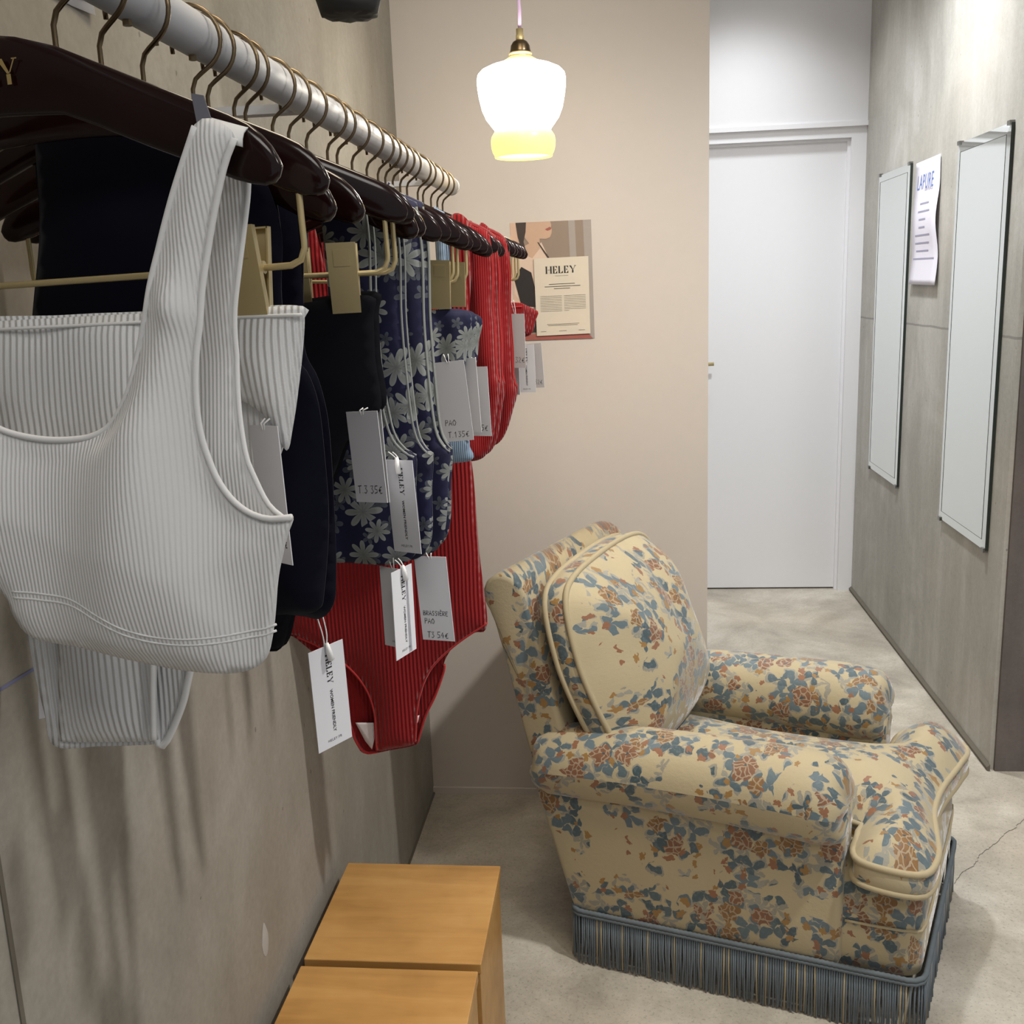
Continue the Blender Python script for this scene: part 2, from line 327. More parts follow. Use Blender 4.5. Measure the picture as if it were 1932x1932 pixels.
# high-contrast stencil capitals
def didone(word, h):
    v, f = [], []; x = 0.; st, th = .24, .05
    def poly(p, ox):
        k = len(v); v.extend([((px+ox)*h, (py-.5)*h, 0) for px, py in p]); f.append(tuple(range(k, k+len(p))))
    for ch in word:
        if ch == 'H':
            for sx in (0, .62): poly([(sx+.04, 0), (sx+st, 0), (sx+st, 1), (sx+.04, 1)], x); poly([(sx, 0), (sx+.28, 0), (sx+.28, th), (sx, th)], x); poly([(sx, 1-th), (sx+.28, 1-th), (sx+.28, 1), (sx, 1)], x)
            poly([(.3, .47), (.62, .47), (.62, .53), (.3, .53)], x); wd = 1.0
        elif ch in 'EL':
            poly([(.04, 0), (st, 0), (st, 1), (.04, 1)], x); poly([(.0, 0), (.62, 0), (.62, th), (0, th)], x); poly([(.38, th), (.62, th), (.62, .34)], x)
            if ch == 'E': poly([(0, 1-th), (.6, 1-th), (.6, 1), (0, 1)], x); poly([(.38, 1-th), (.6, .70), (.6, 1-th)], x); poly([(.3, .47), (.46, .38), (.46, .62), (.3, .53)], x)
            wd = .76
        elif ch == 'Y':
            poly([(.0, 1), (.40, .42), (.52, .42), (.25, 1)], x); poly([(.50, .46), (.56, .46), (.84, 1), (.78, 1)], x); poly([(.36, 0), (.56, 0), (.56, .40), (.36, .40)], x); poly([(.68, 1-th), (.92, 1-th), (.92, 1), (.68, 1)], x); wd = .95
        else: wd = .5
        x += wd
    return [(a-x*h/2, b, c) for a, b, c in v], f
STROKES = {'È': [[(.5, .95), (.05, 1), (0, .5), (.05, 0), (.5, .05)], [(0, .5), (.4, .52)], [(.1, 1.35), (.35, 1.15)]], 'A': [[(-.04, 0), (.26, 1), (.56, 0)], [(.08, .38), (.46, .40)]], 'B': [[(0, 0), (0, 1), (.4, .9), (.35, .6), (0, .52), (.5, .4), (.45, .08), (0, 0)]],
 'E': [[(.5, .95), (.05, 1), (0, .5), (.05, 0), (.5, .05)], [(0, .5), (.4, .52)]], 'I': [[(.1, 0), (.1, 1)]], 'O': [[(.3, 1), (0, .6), (.1, .1), (.4, 0), (.6, .5), (.3, 1)]],
 'P': [[(.05, 0), (.05, 1), (.45, .95), (.5, .65), (.05, .5)]], 'R': [[(0, 0), (0, 1), (.45, .9), (.4, .6), (0, .5), (.5, 0)]], 'S': [[(.5, .9), (.2, 1), (.05, .75), (.45, .4), (.3, 0), (0, .1)]],
 'T': [[(-.05, .95), (.6, 1)], [(.28, 1), (.25, 0)]], '1': [[(.1, .7), (.3, 1), (.3, 0)]], '2': [[(0, .8), (.25, 1), (.45, .75), (0, 0), (.5, .02)]], '3': [[(0, .95), (.45, 1), (.2, .6), (.5, .3), (.25, 0), (0, .1)]],
 '4': [[(.3, 1), (0, .4), (.5, .4)], [(.35, .7), (.33, 0)]], '5': [[(.5, 1), (.05, 1), (.03, .6), (.4, .55), (.45, .15), (0, 0)]], '€': [[(.55, .9), (.25, .8), (.1, .4), (.3, 0), (.6, .1)], [(0, .5), (.4, .52)], [(0, .35), (.35, .37)]], '.': [[(.1, 0), (.14, .06)]], ' ': []}
def handwriting(s, h, r=.00035):
    mb = MB(); x = 0
    for ch in s:
        for st in STROKES.get(ch, []):
            mb.tube([((x+a+.08*b)*h, 0, (b+random.uniform(-.04, .04))*h) for a, b in st], r, 4)
        x += .72 if ch not in ' .I1' else .42
    return [(a-x*h/2, b, c) for a, b, c in mb.v], mb.f, x*h

# ------------------------------------------------------------------ setting
XL, XRW, YP, YB, ZC = -.543, 1.062, 2.715, 4.735, 2.78
XP, YE = .236, 2.885        # partition edge, near end of the right wall
def struct(name, a, b, mat, label=None, parent=None):
    mb = MB(); mb.box(a, b); o = mb.build(name, mat, parent)
    if parent is None: finish(o, label, None, None, 'structure')
    return o
floor = struct('floor', (XL-.2, -2.6, -.12), (3.2, 4.95, 0), 'floor', 'grey speckled polished concrete floor')
struct('ceiling', (XL-.2, -2.6, ZC), (3.2, 4.95, ZC+.1), 'ceil', 'white ceiling above the shop')
wl = struct('wall_left', (XL-.2, -2.6, 0), (XL, YP, ZC), 'wall_left', 'raw brown-grey concrete wall behind the clothes rail')
wr = struct('wall_right', (XRW, YE+.012, 0), (XRW+.25, 4.95, ZC), 'wall_right', 'raw grey concrete wall carrying the two mirrors')
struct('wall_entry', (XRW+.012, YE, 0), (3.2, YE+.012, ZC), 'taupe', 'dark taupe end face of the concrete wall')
struct('wall_partition', (XL-.2, YP, 0), (XP, 4.95, ZC), 'partition', 'beige painted partition behind the armchair')
wf = struct('wall_far', (XP, 4.692, 2.045), (XRW, 4.95, ZC), 'white', 'white wall above the corridor door')
ZT = 1.985
frame_r0 = 1.000
# skirting, door frame, door
mb = MB(); mb.box((XL, YP-.008, 0), (XP, YP, .018)); finish(mb.build('baseboard_partition', 'partition'), 'thin beige skirting strip under the partition', kind='structure')
mb = MB(); mb.prism([(0, 0), (.008, .002), (.010, .012), (0, .02)], YE, 4.72); mb.v = [(XRW-.001-x, y, z) for x, y, z in mb.v]; finish(mb.build('trim_1', 'dirt'), 'dark uneven joint between right concrete wall and floor', kind='structure')
mb = MB(); mb.box((XP, 4.682, 2.028), (XRW, 4.70, 2.047)); finish(mb.build('trim_2', 'white'), 'white ledge along the top of the door frame', kind='structure')
dr = empty('door_1', (.62, YB, 0), 'white flush corridor door in a white frame', None, kind='structure'); del_cat = dr
def under(mb, name, mat, par, **kw):
    L = np.array(par.location); mb.v = [tuple(np.array(p)-L) for p in mb.v]; return mb.build(name, mat, par, **kw)
mb = MB(); mb.box((XP, YB, .008), (frame_r0-.004, YB+.04, ZT-.004)); under(mb, 'door_leaf', 'white', dr)
mb = MB(); mb.box((frame_r0, 4.700, 0), (XRW, 4.80, 2.03)); mb.box((XP, 4.700, ZT), (frame_r0, 4.80, 2.03)); under(mb, 'door_frame', 'white', dr)
mb = MB(); mb.box((frame_r0-.012, 4.722, 0), (frame_r0, 4.80, ZT)); mb.box((XP, 4.722, ZT-.012), (frame_r0-.012, 4.80, ZT)); under(mb, 'door_stop', 'white', dr)
mb = MB(); hz = 1.055; mb.tube([(.335, YB, hz), (.335, YB-.045, hz), (.345, YB-.05, hz), (.432, YB-.05, hz)], .008, 8); mb.box((.318, YB-.006, hz-.07), (.352, YB, hz+.05)); under(mb, 'handle', 'brass', dr, smooth=True)
# marks on walls and floor
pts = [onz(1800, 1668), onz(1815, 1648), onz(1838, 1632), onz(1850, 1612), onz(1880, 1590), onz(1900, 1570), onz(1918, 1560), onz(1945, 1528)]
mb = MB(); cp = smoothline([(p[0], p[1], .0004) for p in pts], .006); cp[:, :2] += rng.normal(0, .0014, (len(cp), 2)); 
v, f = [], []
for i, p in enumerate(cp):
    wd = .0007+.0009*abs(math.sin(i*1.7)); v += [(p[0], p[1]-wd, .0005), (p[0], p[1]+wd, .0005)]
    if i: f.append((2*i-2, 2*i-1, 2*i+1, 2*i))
obj('crack', v, f, 'crack', floor, False)  # thin dark strip laid along the line of the floor crack
p = onx(500, 1772, XL); n = 20; v = [(XL+.0035, p[1], p[2])]
for k in range(n): a = 2*PI*k/n; v.append((XL+.0002, p[1]+.014*math.cos(a)*(1-.5*max(0, math.sin(a))), p[2]+.028*math.sin(a)))
obj('plaster_patch', v, [(0, 1+k, 1+(k+1) % n) for k in range(n)], 'plaster', wl)
a, b = onx(-10, 1310, XL), onx(75, 1258, XL)
obj('chalk_line', [(XL+.0006, a[1], a[2]), (XL+.0006, a[1], a[2]+.003), (XL+.0006, b[1], b[2]+.003), (XL+.0006, b[1], b[2])], [(0, 1, 2, 3)], 'pencil', wl, False)
a = onx(5, 1690, XL); mb = MB(); mb.box((XL-.001, a[1]-.003, 0), (XL+.0015, a[1]+.003, 1.0)); mb.build('panel_joint', 'dirt', wl)
mb = MB(); mb.box((XL, -.5, 0), (XL+.005, YP-.01, .005)); finish(mb.build('trim_3', 'dirt'), 'dark joint between left concrete wall and floor', kind='structure')

# ------------------------------------------------------------------ armchair (local s: back to front, t: near arm to far arm)
A0 = np.array([-.107, 1.976, 0]); UA = np.array([math.cos(math.radians(-17.4)), math.sin(math.radians(-17.4)), 0]); VA = np.array([math.cos(math.radians(67.4)), math.sin(math.radians(67.4)), 0])
CH0 = A0+.35*UA+.28*VA
def ch(s, t, z): return A0+s*UA+t*VA+np.array([0, 0, z])-CH0
chair = empty('armchair', tuple(CH0), 'cream floral tapestry armchair with loose cushions and blue bullion fringe', 'armchair')
def rrect(s0, s1, t0, t1, r, k=6):
    out = []
    for cx, cy, a0 in ((s1-r, t1-r, 0), (s0+r, t1-r, 90), (s0+r, t0+r, 180), (s1-r, t0+r, 270)):
        for j in range(k+1): a = math.radians(a0+90*j/k); out.append((cx+r*math.cos(a), cy+r*math.sin(a)))
    return out
def dens(loop, step):
    P = np.array(loop); out = []
    for i in range(len(P)):
        a, b = P[i], P[(i+1) % len(P)]; k = max(1, int(np.linalg.norm(b-a)/step)); out += [a+(b-a)*j/k for j in range(k)]
    return out
def rloop(s0, s1, t0, t1, r, k=6, ns=26, nt=20):       # rounded rectangle with a fixed point count
    P = rrect(s0, s1, t0, t1, r, k); out = []
    for c in range(4):
        seg = P[c*(k+1):(c+1)*(k+1)]; nxt = P[((c+1)*(k+1)) % len(P)]; out += seg; a, b = np.array(seg[-1]), np.array(nxt); m = ns if c % 2 == 0 else nt
        out += [tuple(a+(b-a)*j/m) for j in range(1, m)]
    return out
# seat base
rows = []; UVR = []
for z, ins in ((.10, .02), (.115, .004), (.14, 0), (.20, .0), (.28, .004), (.325, .012), (.335, .05)):
    L_ = rloop(-.28*(z-.12)*.6+ins, .69-ins, .010+ins, .555-ins, .035); rows.append([ch(s, t, z) for s, t in L_]); UVR.append([(s+t*.9, z) for s, t in L_])
grid('seat_base', rows, 'tap', chair, wrap=True, caps=True, uvs=UVR)
mb = MB(); sp = smoothline([ch(.55, .008, .212), ch(.62, .006, .214), ch(.668, .012, .214), ch(.690, .045, .214), ch(.692, .28, .214), ch(.690, .52, .214), ch(.665, .556, .214), ch(.55, .56, .212)], .015); mb.tube(sp, .0028, 6); mb.build('seat_base_seam', 'piping', chair, True)
# side panels
for t0, t1 in ((-.004, .09), (.475, .57)):
    rows = []; UVR = []
    for z in (.112, .13, .2, .3, .40, .43):
        sh = -.30*(z-.12); ins = .006 if z in (.112,) else 0
        L_ = rloop(sh+ins, .545-ins, t0+ins, t1-ins, .014, 4, 26, 5); rows.append([ch(s, t, z) for s, t in L_]); UVR.append([(s+(t-t0)+.31+t0*3, z+.07) for s, t in L_])
    grid('side_panel', rows, 'tap', chair, wrap=True, caps=True, uvs=UVR)
# arm rolls
def arm(tc, out):
    rows = []; n = 28
    prof = [(-.083, .30, -.014), (-.080, .58, -.012), (-.070, .78, -.010), (-.050, .90, -.008), (0, .95, -.003), (.12, .98, .003), (.3, 1.02, .003), (.44, 1.06, -.002), (.49, 1.06, -.006), (.52, 1.0, -.009), (.536, .88, -.012), (.543, .68, -.014), (.545, .35, -.014)]
    for s, k, dz in prof:
        ring = []
        for j in range(n):
            a = 2*PI*j/n; ct, sz = math.cos(a), math.sin(a)
            ring.append(ch(s-.28*(max(0, .12-s))*0+.004*math.sin(5*a)*(k < .95), tc+out*.088*k*ct*(1.0 if ct > 0 else .9), .452+dz+.082*k*sz+(.010*ct if s > 0 else 0)*k*0))
        rows.append(ring)
    o = grid('armrest', rows, 'tap', chair, wrap=True, caps=True, uvoff=(tc*2+.13, tc))
arm(.036, -1); arm(.528, 1)
# puffed cushion: outline in (a,b), placed by a map; front and back sheets, gusset band and piping
def puff(name, outline, fmap, th, bulge_f, bulge_b, rad, mat, parent, crease=None, cell=.016):
    L = smoothline(outline, .016, True); V, Fc, d = cdt(L, cell); b = 1-np.exp(-d/rad)
    cr = np.array([crease(*p) if crease else 0 for p in V])*np.clip(d/.03, 0, 1)
    part = obj(name, [fmap(p[0], p[1], th/2+bulge_f*k+c) for p, k, c in zip(V, b, cr)], Fc, mat, parent, True, uvs=V+np.array([.37, .11]))
    obj('cushion_underside', [fmap(p[0], p[1], -th/2-bulge_b*k) for p, k in zip(V, b)], [f[::-1] for f in Fc], mat, part, True, uvs=V+np.array([.9, .5]))
    cl = np.concatenate([L, L[:1]]); rows = [[fmap(p[0]*1., p[1], th/2*q) for p in cl] for q in (1, .33, -.33, -1)]
    cen = L.mean(0)
    rows = [[fmap(*(p+(p-cen)/np.linalg.norm(p-cen)*.008*(1-abs(q))), th/2*q) for p in cl] for q in (1, .4, -.4, -1)]
    A = np.array(rows).transpose(1, 0, 2); grid('cushion_band', A, mat, part, uvoff=(.2, .8))
    for q in (1, -1):
        mb = MB(); mb.tube([fmap(p[0], p[1], q*th/2) for p in L], .0065, 8, True); mb.build('piping', 'piping', part, True)
    return part
# T-shaped seat cushion
tout = [(.03, .115), (.30, .112), (.535, .112), (.557, .075), (.560, .005), (.580, -.030), (.640, -.034), (.690, -.012), (.704, .05), (.694, .12), (.678, .22), (.682, .33), (.702, .45), (.712, .54), (.698, .592), (.645, .612), (.585, .600), (.560, .545), (.555, .47), (.535, .446), (.30, .446), (.03, .446)]
def seatmap(a, b, q):
    z = .331+q; fr = max(0, (a-.52)/.19); ear = max(0, abs(b-.28)-.2)/.12
    z += .012-.022*fr*fr*(.4+.6*min(1, ear)); return ch(a, b, z)
puff('seat_cushion', tout, seatmap, .044, .072, .0, .045, 'tap', chair, lambda a, b: .006*math.sin(b*22+a*6))
# back board
prof = smoothline([(-.02, .22), (-.062, .34), (-.098, .47), (-.132, .61), (-.165, .745), (-.188, .795), (-.180, .832), (-.145, .846), (-.108, .832), (-.088, .795), (-.062, .70), (-.02, .52), (.02, .36), (.05, .22)], .02)
rows = []; UVR = []
for t, k in ((.010, .80), (.012, .93), (.022, .985), (.04, 1), (.15, 1), (.28, 1.004), (.41, 1), (.52, 1), (.538, .985), (.548, .93), (.550, .80)):
    cz = np.array([-.07, .50]); ring = []; ur = []
    for p in prof:
        ax = np.array([-.07-(p[1]-.5)*.245-.0, p[1]]); q = ax+(p-ax)*np.array([k, 1]); q[1] = q[1]-(1-k)*.05*(p[1] > .7); ring.append(ch(q[0], t, q[1])); ur.append((t*.9+q[0]*1.0+.7, q[1]+(.3 if 0 else 0)))
    rows.append(ring); UVR.append(ur)
grid('backrest', rows, 'tap', chair, wrap=True, caps=True, uvs=UVR)
# loose back cushion: a across, b up the tilted plane
bc = [(.040, .045), (.08, .012), (.18, -.004), (.29, -.010), (.40, -.002), (.480, .030), (.520, .11), (.530, .20), (.522, .29), (.500, .372), (.455, .422), (.36, .438), (.22, .436), (.09, .424), (.022, .398), (-.004, .335), (-.006, .22), (.012, .12)]
TB = math.radians(15)
def backmap(a, b, q):
    sag = .020*max(0, 1-b/.25)
    s = .072-math.sin(TB)*b+math.cos(TB)*q+sag; z = .425+math.cos(TB)*b+math.sin(TB)*q*.6; return ch(s, a, z)
puff('back_cushion', bc, backmap, .046, .135, .045, .095, 'tap', chair, lambda a, b: -.010*math.exp(-((a-.30-.25*(b-.3))/.018)**2)*max(0, min(1, (b-.15)*6)))
# braid and bullion fringe
loop = np.array(dens(rrect(-.006, .697, -.010, .566, .03), .0046)); n = len(loop)
mb = MB()
for dz in (.116, .124): mb.tube([ch(p[0], p[1], dz+.0012*(i % 2)) for i, p in enumerate(loop)], .0052, 6, True)
mb.build('fringe_braid', 'braid', chair, True)
mb = MB(); cen = np.array([.345, .28])
for i, p in enumerate(loop):
    o = (p-cen)/np.linalg.norm(p-cen); tip = p+o*random.uniform(-.001, .004); ln = random.uniform(.0015, .009)
    m = 1 if (i % 12 == 0 or random.random() < .04) else 0
    mb.tube([ch(p[0], p[1], .118), ch(*(p+o*.001+rng.normal(0, .0006, 2)), .065), ch(*(tip+rng.normal(0, .0012, 2)), ln)], .0021, 5, m=m)
mb.build('fringe', 'fringe', chair, True, mats=['fringe', 'fringe2'], kind='stuff')

# ------------------------------------------------------------------ plywood box stools
ZB = .364
def boxstool(x0, x1, y0, y1, label):
    e = empty('plywood_box', ((x0+x1)/2, (y0+y1)/2, 0), label, 'box', 'plywood boxes along the concrete wall')
    mb = MB(); mb.box((x0+.004, y0+.004, 0), (x1-.003, y1-.004, ZB-.018)); under(mb, 'box_body', 'wood', e)
    t = MB(); t.box((x0, y0, ZB-.018), (x1, y1, ZB)); o = under(t, 'box_top', 'wood', e)
    bv = o.modifiers.new('b', 'BEVEL'); bv.width = .0015; bv.segments = 2
boxstool(-.520, -.2285, 1.447, 1.735, 'birch plywood box with bare top standing toward the armchair')
boxstool(-.520, -.2315, 1.136, 1.430, 'birch plywood box with bare top, the one farther from the armchair')

# ------------------------------------------------------------------ clothes rail and hangers
XR_, ZR, RR = -.35, 1.638, .018
rail = empty('clothes_rail', (XR_, 1.2, ZR), 'long pale grey tubular clothes rail fixed to the concrete wall', 'clothes rail')
YEND = onx(850, 350, XR_)[1]
mb = MB(); mb.tube([(XR_, -.3, ZR), (XR_, YEND, ZR)], RR, 24); under(mb, 'rail_tube', 'railw', rail, smooth=True)
mb = MB(); mb.tube([(XR_, YEND-.002, ZR), (XR_, YEND+.006, ZR), (XR_, YEND+.010, ZR)], [RR+.001, RR+.001, RR*.7], 24); under(mb, 'end_cap', 'railw', rail, smooth=True)
for Y in (1.23, 2.12, .25):
    mb = MB(); mb.box((XL-.002, Y-.010, ZR-.014), (XR_, Y+.010, ZR-.004)); under(mb, 'wall_bracket', 'railw', rail)
for Y in (.78, .90, 1.36, 1.49, 1.73, 1.98):
    mb = MB(); mb.tube([(XR_, Y, ZR-RR), (XR_, Y, ZR-RR-.004)], .0035, 8); under(mb, 'screw', 'bronze', rail)
HL, HTOP = .172, -.072             # half length, hanger top below the rail centre
hst = [(0, .001, -.043), (.012, .000, -.043), (.025, -.002, -.0435), (.049, -.009, -.045), (.070, -.0185, -.0535), (.098, -.031, -.066), (.125, -.043, -.077), (.146, -.0525, -.0865), (.156, -.058, -.0895), (.163, -.064, -.0905), (.168, -.070, -.0895), (.171, -.0755, -.0865), (.1722, -.079, -.083), (.1726, -.0805, -.0815)]
def hanger_body(name):
    v, f = [], []; n = 14; st = [(-x, a, b) for x, a, b in hst[:0:-1]]+hst
    for x, zt, zb in st:
        hh = (zt-zb)/2; zc = (zt+zb)/2; hw = min(.0075, .0022+hh*.16)
        for j in range(n):
            a = 2*PI*j/n; c_, s_ = math.cos(a), math.sin(a)
            v.append((x, hw*math.copysign(abs(c_)**.6, c_), zc+hh*math.copysign(abs(s_)**.75, s_)))
    k = len(st); f = [(i*n+j, (i+1)*n+j, (i+1)*n+(j+1) % n, i*n+(j+1) % n) for i in range(k-1) for j in range(n)]+[tuple(range(n)), tuple(range(k*n-1, (k-1)*n-1, -1))]
    return obj(name, v, f, 'mahog')
hb = hanger_body('hanger_body'); HBM = hb.data; bpy.data.objects.remove(hb)
zc = -HTOP-.0065; rr_ = .0265
pts = [(0, 0, -.008), (0, 0, .018), (0, 0, .026), (.003, 0, .034)]
arc = [(rr_*math.cos(a), 0, zc+rr_*math.sin(a)) for a in np.radians(np.arange(-50, 196, 12))]
pts = smoothline(pts+arc, .006); v, f = tube(pts, .0019, 8); fe, ff = tube([(0, 0, -.002), (0, 0, .004)], .0035, 8)
o = obj('hook', v+fe, f+[tuple(i+len(v) for i in q) for q in ff], 'bronze'); HKM = o.data; bpy.data.objects.remove(o)
ZBAR, XROD = -.131, .152
pts = smoothline([(-XROD, 0, -.078), (-XROD, 0, -.105), (-XROD, 0, -.121), (-XROD+.003, 0, -.128), (-XROD+.010, 0, ZBAR), (-.08, 0, ZBAR), (0, 0, ZBAR), (.08, 0, ZBAR), (XROD-.010, 0, ZBAR), (XROD-.003, 0, -.128), (XROD, 0, -.121), (XROD, 0, -.105), (XROD, 0, -.078)], .006)
v, f = tube(pts, .0022, 8); o = obj('clip_bar', v, f, 'brass'); BAM = o.data; bpy.data.objects.remove(o)
def clip_mesh():
    mb = MB()
    for sg in (-1, 1):
        k = len(mb.v); mb.box((-.0125, -.0008, -.034), (.0125, .0008, .026))
        mb.box((-.0125, -.0008*sg if sg < 0 else -.005, -.034), (-.0113, .005 if sg < 0 else .0008, .026)); mb.box((.0113, -.0008*sg if sg < 0 else -.005, -.034), (.0125, .005 if sg < 0 else .0008, .026))
        mb.box((-.007, sg*.0008, .006), (.007, sg*.0014, .020)); mb.box((-.0125, -.005 if sg > 0 else 0, .0248), (.0125, 0 if sg > 0 else .005, .026))
        tl = sg*.19
        for i in range(k, len(mb.v)):
            x, y, z = mb.v[i]; y += sg*.0098; mb.v[i] = (x, y+tl*(z)*1.0, z) if True else 0
    mb.tube([(-.012, 0, 0), (.012, 0, 0)], .0042, 10); mb.tube([(-.006, 0, .0), (-.006, -.006, -.006), (.006, -.006, -.006), (.006, 0, 0)], .0012, 6)
    o = mb.build('clip', 'brass'); return o
o = clip_mesh(); CLM = o.data; bpy.data.objects.remove(o)
def child(name, me, par, loc=(0, 0, 0)):
    o = bpy.data.objects.new(name, me); COL.objects.link(o); o.parent = par; o.location = loc; return o
class Hang: pass
def make_hanger(Y, tip, label, bar=None, group='dark wooden hangers on the rail'):
    h = Hang(); best = None
    def tipw(yaw, til):
        d = Vector((HL*math.cos(til)+.080*math.sin(til), 0, HL*math.sin(til)*1-.080*math.cos(til)))
        return (XR_+d.x*math.cos(yaw), Y+d.x*math.sin(yaw), ZR+HTOP+d.z)
    yaw = til = 0.
    if tip:
        for yw in np.radians(np.arange(-16, 17, .5)):
            for tl in np.radians(np.arange(-7, 7.1, .5)):
                q = proj(tipw(yw, tl)); e = math.hypot(q[0]-tip[0], q[1]-tip[1])+.25*math.degrees(abs(yw))+.9*math.degrees(abs(tl))
                if best is None or e < best[0]: best = (e, yw, tl)
        yaw, til = best[1], best[2]
    e = bpy.data.objects.new('clothes_hanger', None); COL.objects.link(e); e.empty_display_size = .05
    e.location = (XR_, Y, ZR+HTOP); e.rotation_euler = (0, -til*.999, yaw)
    finish(e, label, 'hanger', group)
    child('hanger_body', HBM, e); hk = child('hook', HKM, e); hk.rotation_euler = (0, til, 0)
    if bar:
        child('clip_bar', BAM, e)
        for bx in bar: child('clip', CLM, e, (bx, 0, ZBAR))
    h.e = e; h.yaw = yaw; h.til = til; h.Y = Y; h.o = np.array([XR_, Y, ZR+HTOP]); h.ax = np.array([math.cos(yaw), math.sin(yaw), 0]); h.nm = np.array([-math.sin(yaw), math.cos(yaw), 0])
    return h
def hp(h, px, py, off=0.):        # pixel on the vertical plane of a hanger -> local (x, z)
    r = ray(px, py); k = (h.nm.dot(h.o)+off-h.nm.dot(EYE))/h.nm.dot(r); p = EYE+r*k-h.o; return (p.dot(h.ax), p[2])
def hps(h, L, off=0.): return [hp(h, *p, off) for p in L]
SY = [(99, 30), (187, 80), (268, 120), (363, 160), (391, 175), (440, 190), (461, 195), (512, 215), (543, 235), (576, 245), (617, 280), (635, 285), (663, 295), (691, 308), (712, 315), (726, 322), (740, 327), (754, 335), (767, 345), (788, 365), (798, 372), (813, 380), (825, 385), (835, 390)]
YS = [onx(*p, XR_)[1] for p in SY]
K = 'dark mahogany clothes hanger '
hA = make_hanger(.585, (529, 312), K+'with gold logo carrying the white ribbed crop top')
hB = make_hanger(YS[0], (619, 335), K+'with brass clip bar holding the white ribbed brief', (-.10, .112))
hC = make_hanger(YS[1], (633, 389), K+'carrying the first black velvet top beside the white brief')
hD = make_hanger(YS[2], (686, 396), K+'carrying the second black velvet top')
hE = make_hanger(YS[3], (774, 397), K+'with clip bar holding the front black brief', (-.06, .113))
hF = make_hanger(YS[4], (788, 401), K+'with clip bar holding the rear black brief', (-.11, .062))
FT = 'carrying a navy daisy-print crop top'
hG = make_hanger(YS[5], (788, 432), K+FT+' beside the black briefs'); hH = make_hanger(YS[6], (802, 428), K+FT+', second from the black briefs'); hI = make_hanger(YS[7], (840, 442), K+FT+', third from the black briefs')
hJ = make_hanger(YS[8], (860, 443), K+FT+' beside the daisy briefs')
hK = make_hanger(YS[9], (886, 452), K+'wedged between the daisy tops and the daisy briefs')
FB = 'holding a navy daisy-print brief'
hL = make_hanger(YS[10], (896, 460), K+FB+' with the PAO card', (-.10, .136)); hM = make_hanger(YS[11], (906, 466), K+FB+' between two others', (-.10, .10))
hN = make_hanger(YS[12], (926, 472), K+FB+' with the 35€ card', (-.10, .138))
PL = 'wedged between the daisy briefs and the red bodysuit'
hO = make_hanger(YS[13], (944, 484), K+'carrying the pale blue ribbed top')
hP = make_hanger(YS[14], (952, 489), K+'carrying the red ribbed bodysuit')
RT = 'carrying a red fine-ribbed crop top with red strap loop'
hQ = make_hanger(YS[15], (962, 481), K+'carrying the red crop top next to the daisy briefs'); hR = make_hanger(YS[16], (966, 486), K+'carrying the middle red crop top'); hS_ = make_hanger(YS[17], (972, 489), K+'wedged between the red crop tops'); hT = make_hanger(YS[18], None, K+'carrying the red crop top next to the red briefs')
RB = 'with clip bar holding a small red brief'
far = [make_hanger(YS[k], None, K+RB, (-.06, .118)) for k in range(19, 24)]
# gold logo on the first hanger
v, f = didone('HELEY', .0135); obj('lettering', [(a, -.0079, b-.021) for a, b, c in v], f, 'gold', hA.e, False, label='gold printed logo')

# ------------------------------------------------------------------ garments
def sheet(name, poly, mat, par, h, y0, bulge, side, rad=.03, cell=.007, fold=None, uvs=1., step=.005, solid=.0012, curve=True, corner=False):
    L = smoothline(poly, step, True) if curve else np.array(dens(poly, step))
    V, Fc, d = cdt(L, cell); b = 1-np.exp(-d/rad)
    Y = np.array([(y0(p[0], p[1]) if callable(y0) else y0) for p in V])-0
    Y = side*(Y+bulge*b)
    if fold: Y = Y+np.array([fold(p[0], p[1]) for p in V])*np.clip(d/.012, 0.15, 1)
    o = obj(name, [(p[0], q, p[1]) for p, q in zip(V, Y)], Fc if side < 0 else [g[::-1] for g in Fc], mat, par, True, uvs=V*uvs)
    SURF[0] = (V, Y)
    if solid: md = o.modifiers.new('thickness', 'SOLIDIFY'); md.thickness = solid; md.offset = 0
    return o
SURF = [None]
def surf(x, z, V=None):
    V, Y = V or SURF[0]; d = (V[:, 0]-x)**2+(V[:, 1]-z)**2; k = np.argsort(d)[:4]; wt_ = 1/(d[k]+1e-8); return float((Y[k]*wt_).sum()/wt_.sum())
def binding(name, poly, mat, par, y, r=.0016, step=.005):
    L = smoothline(poly, step); mb = MB(); mb.tube([(p[0], y(p[0], p[1]) if callable(y) else y, p[1]) for p in L], r, 6); return mb.build(name, mat, par, True)
def strapcap(par, x0, x1, z, half, mat, dz=0., rise=.9):       # strap bending over the hanger
    rows = []
    for k in range(9):
        a = PI*k/8; yy = -half*math.cos(a); zz = half*rise*math.sin(a)
        rows.append([(x0+(x1-x0)*q, yy, (z+dz*q if not callable(z) else z(x0+(x1-x0)*q))+zz) for q in np.linspace(0, 1, 9)])
    o = grid('strap_fold', rows, mat, par); md = o.modifiers.new('thickness', 'SOLIDIFY'); md.thickness = .0014; return o
def htop(h, x): return ztop(x)+x*math.sin(h.til)         # top edge of a tilted hanger
def gar(h, name, label, cat, group=None):
    e = empty(name, tuple(h.o), label, cat, group, h.yaw); return e
def ztop(x):                                          # hanger's top edge
    x = abs(x); xs = [q[0] for q in hst]; return float(np.interp(x, xs, [q[1] for q in hst]))

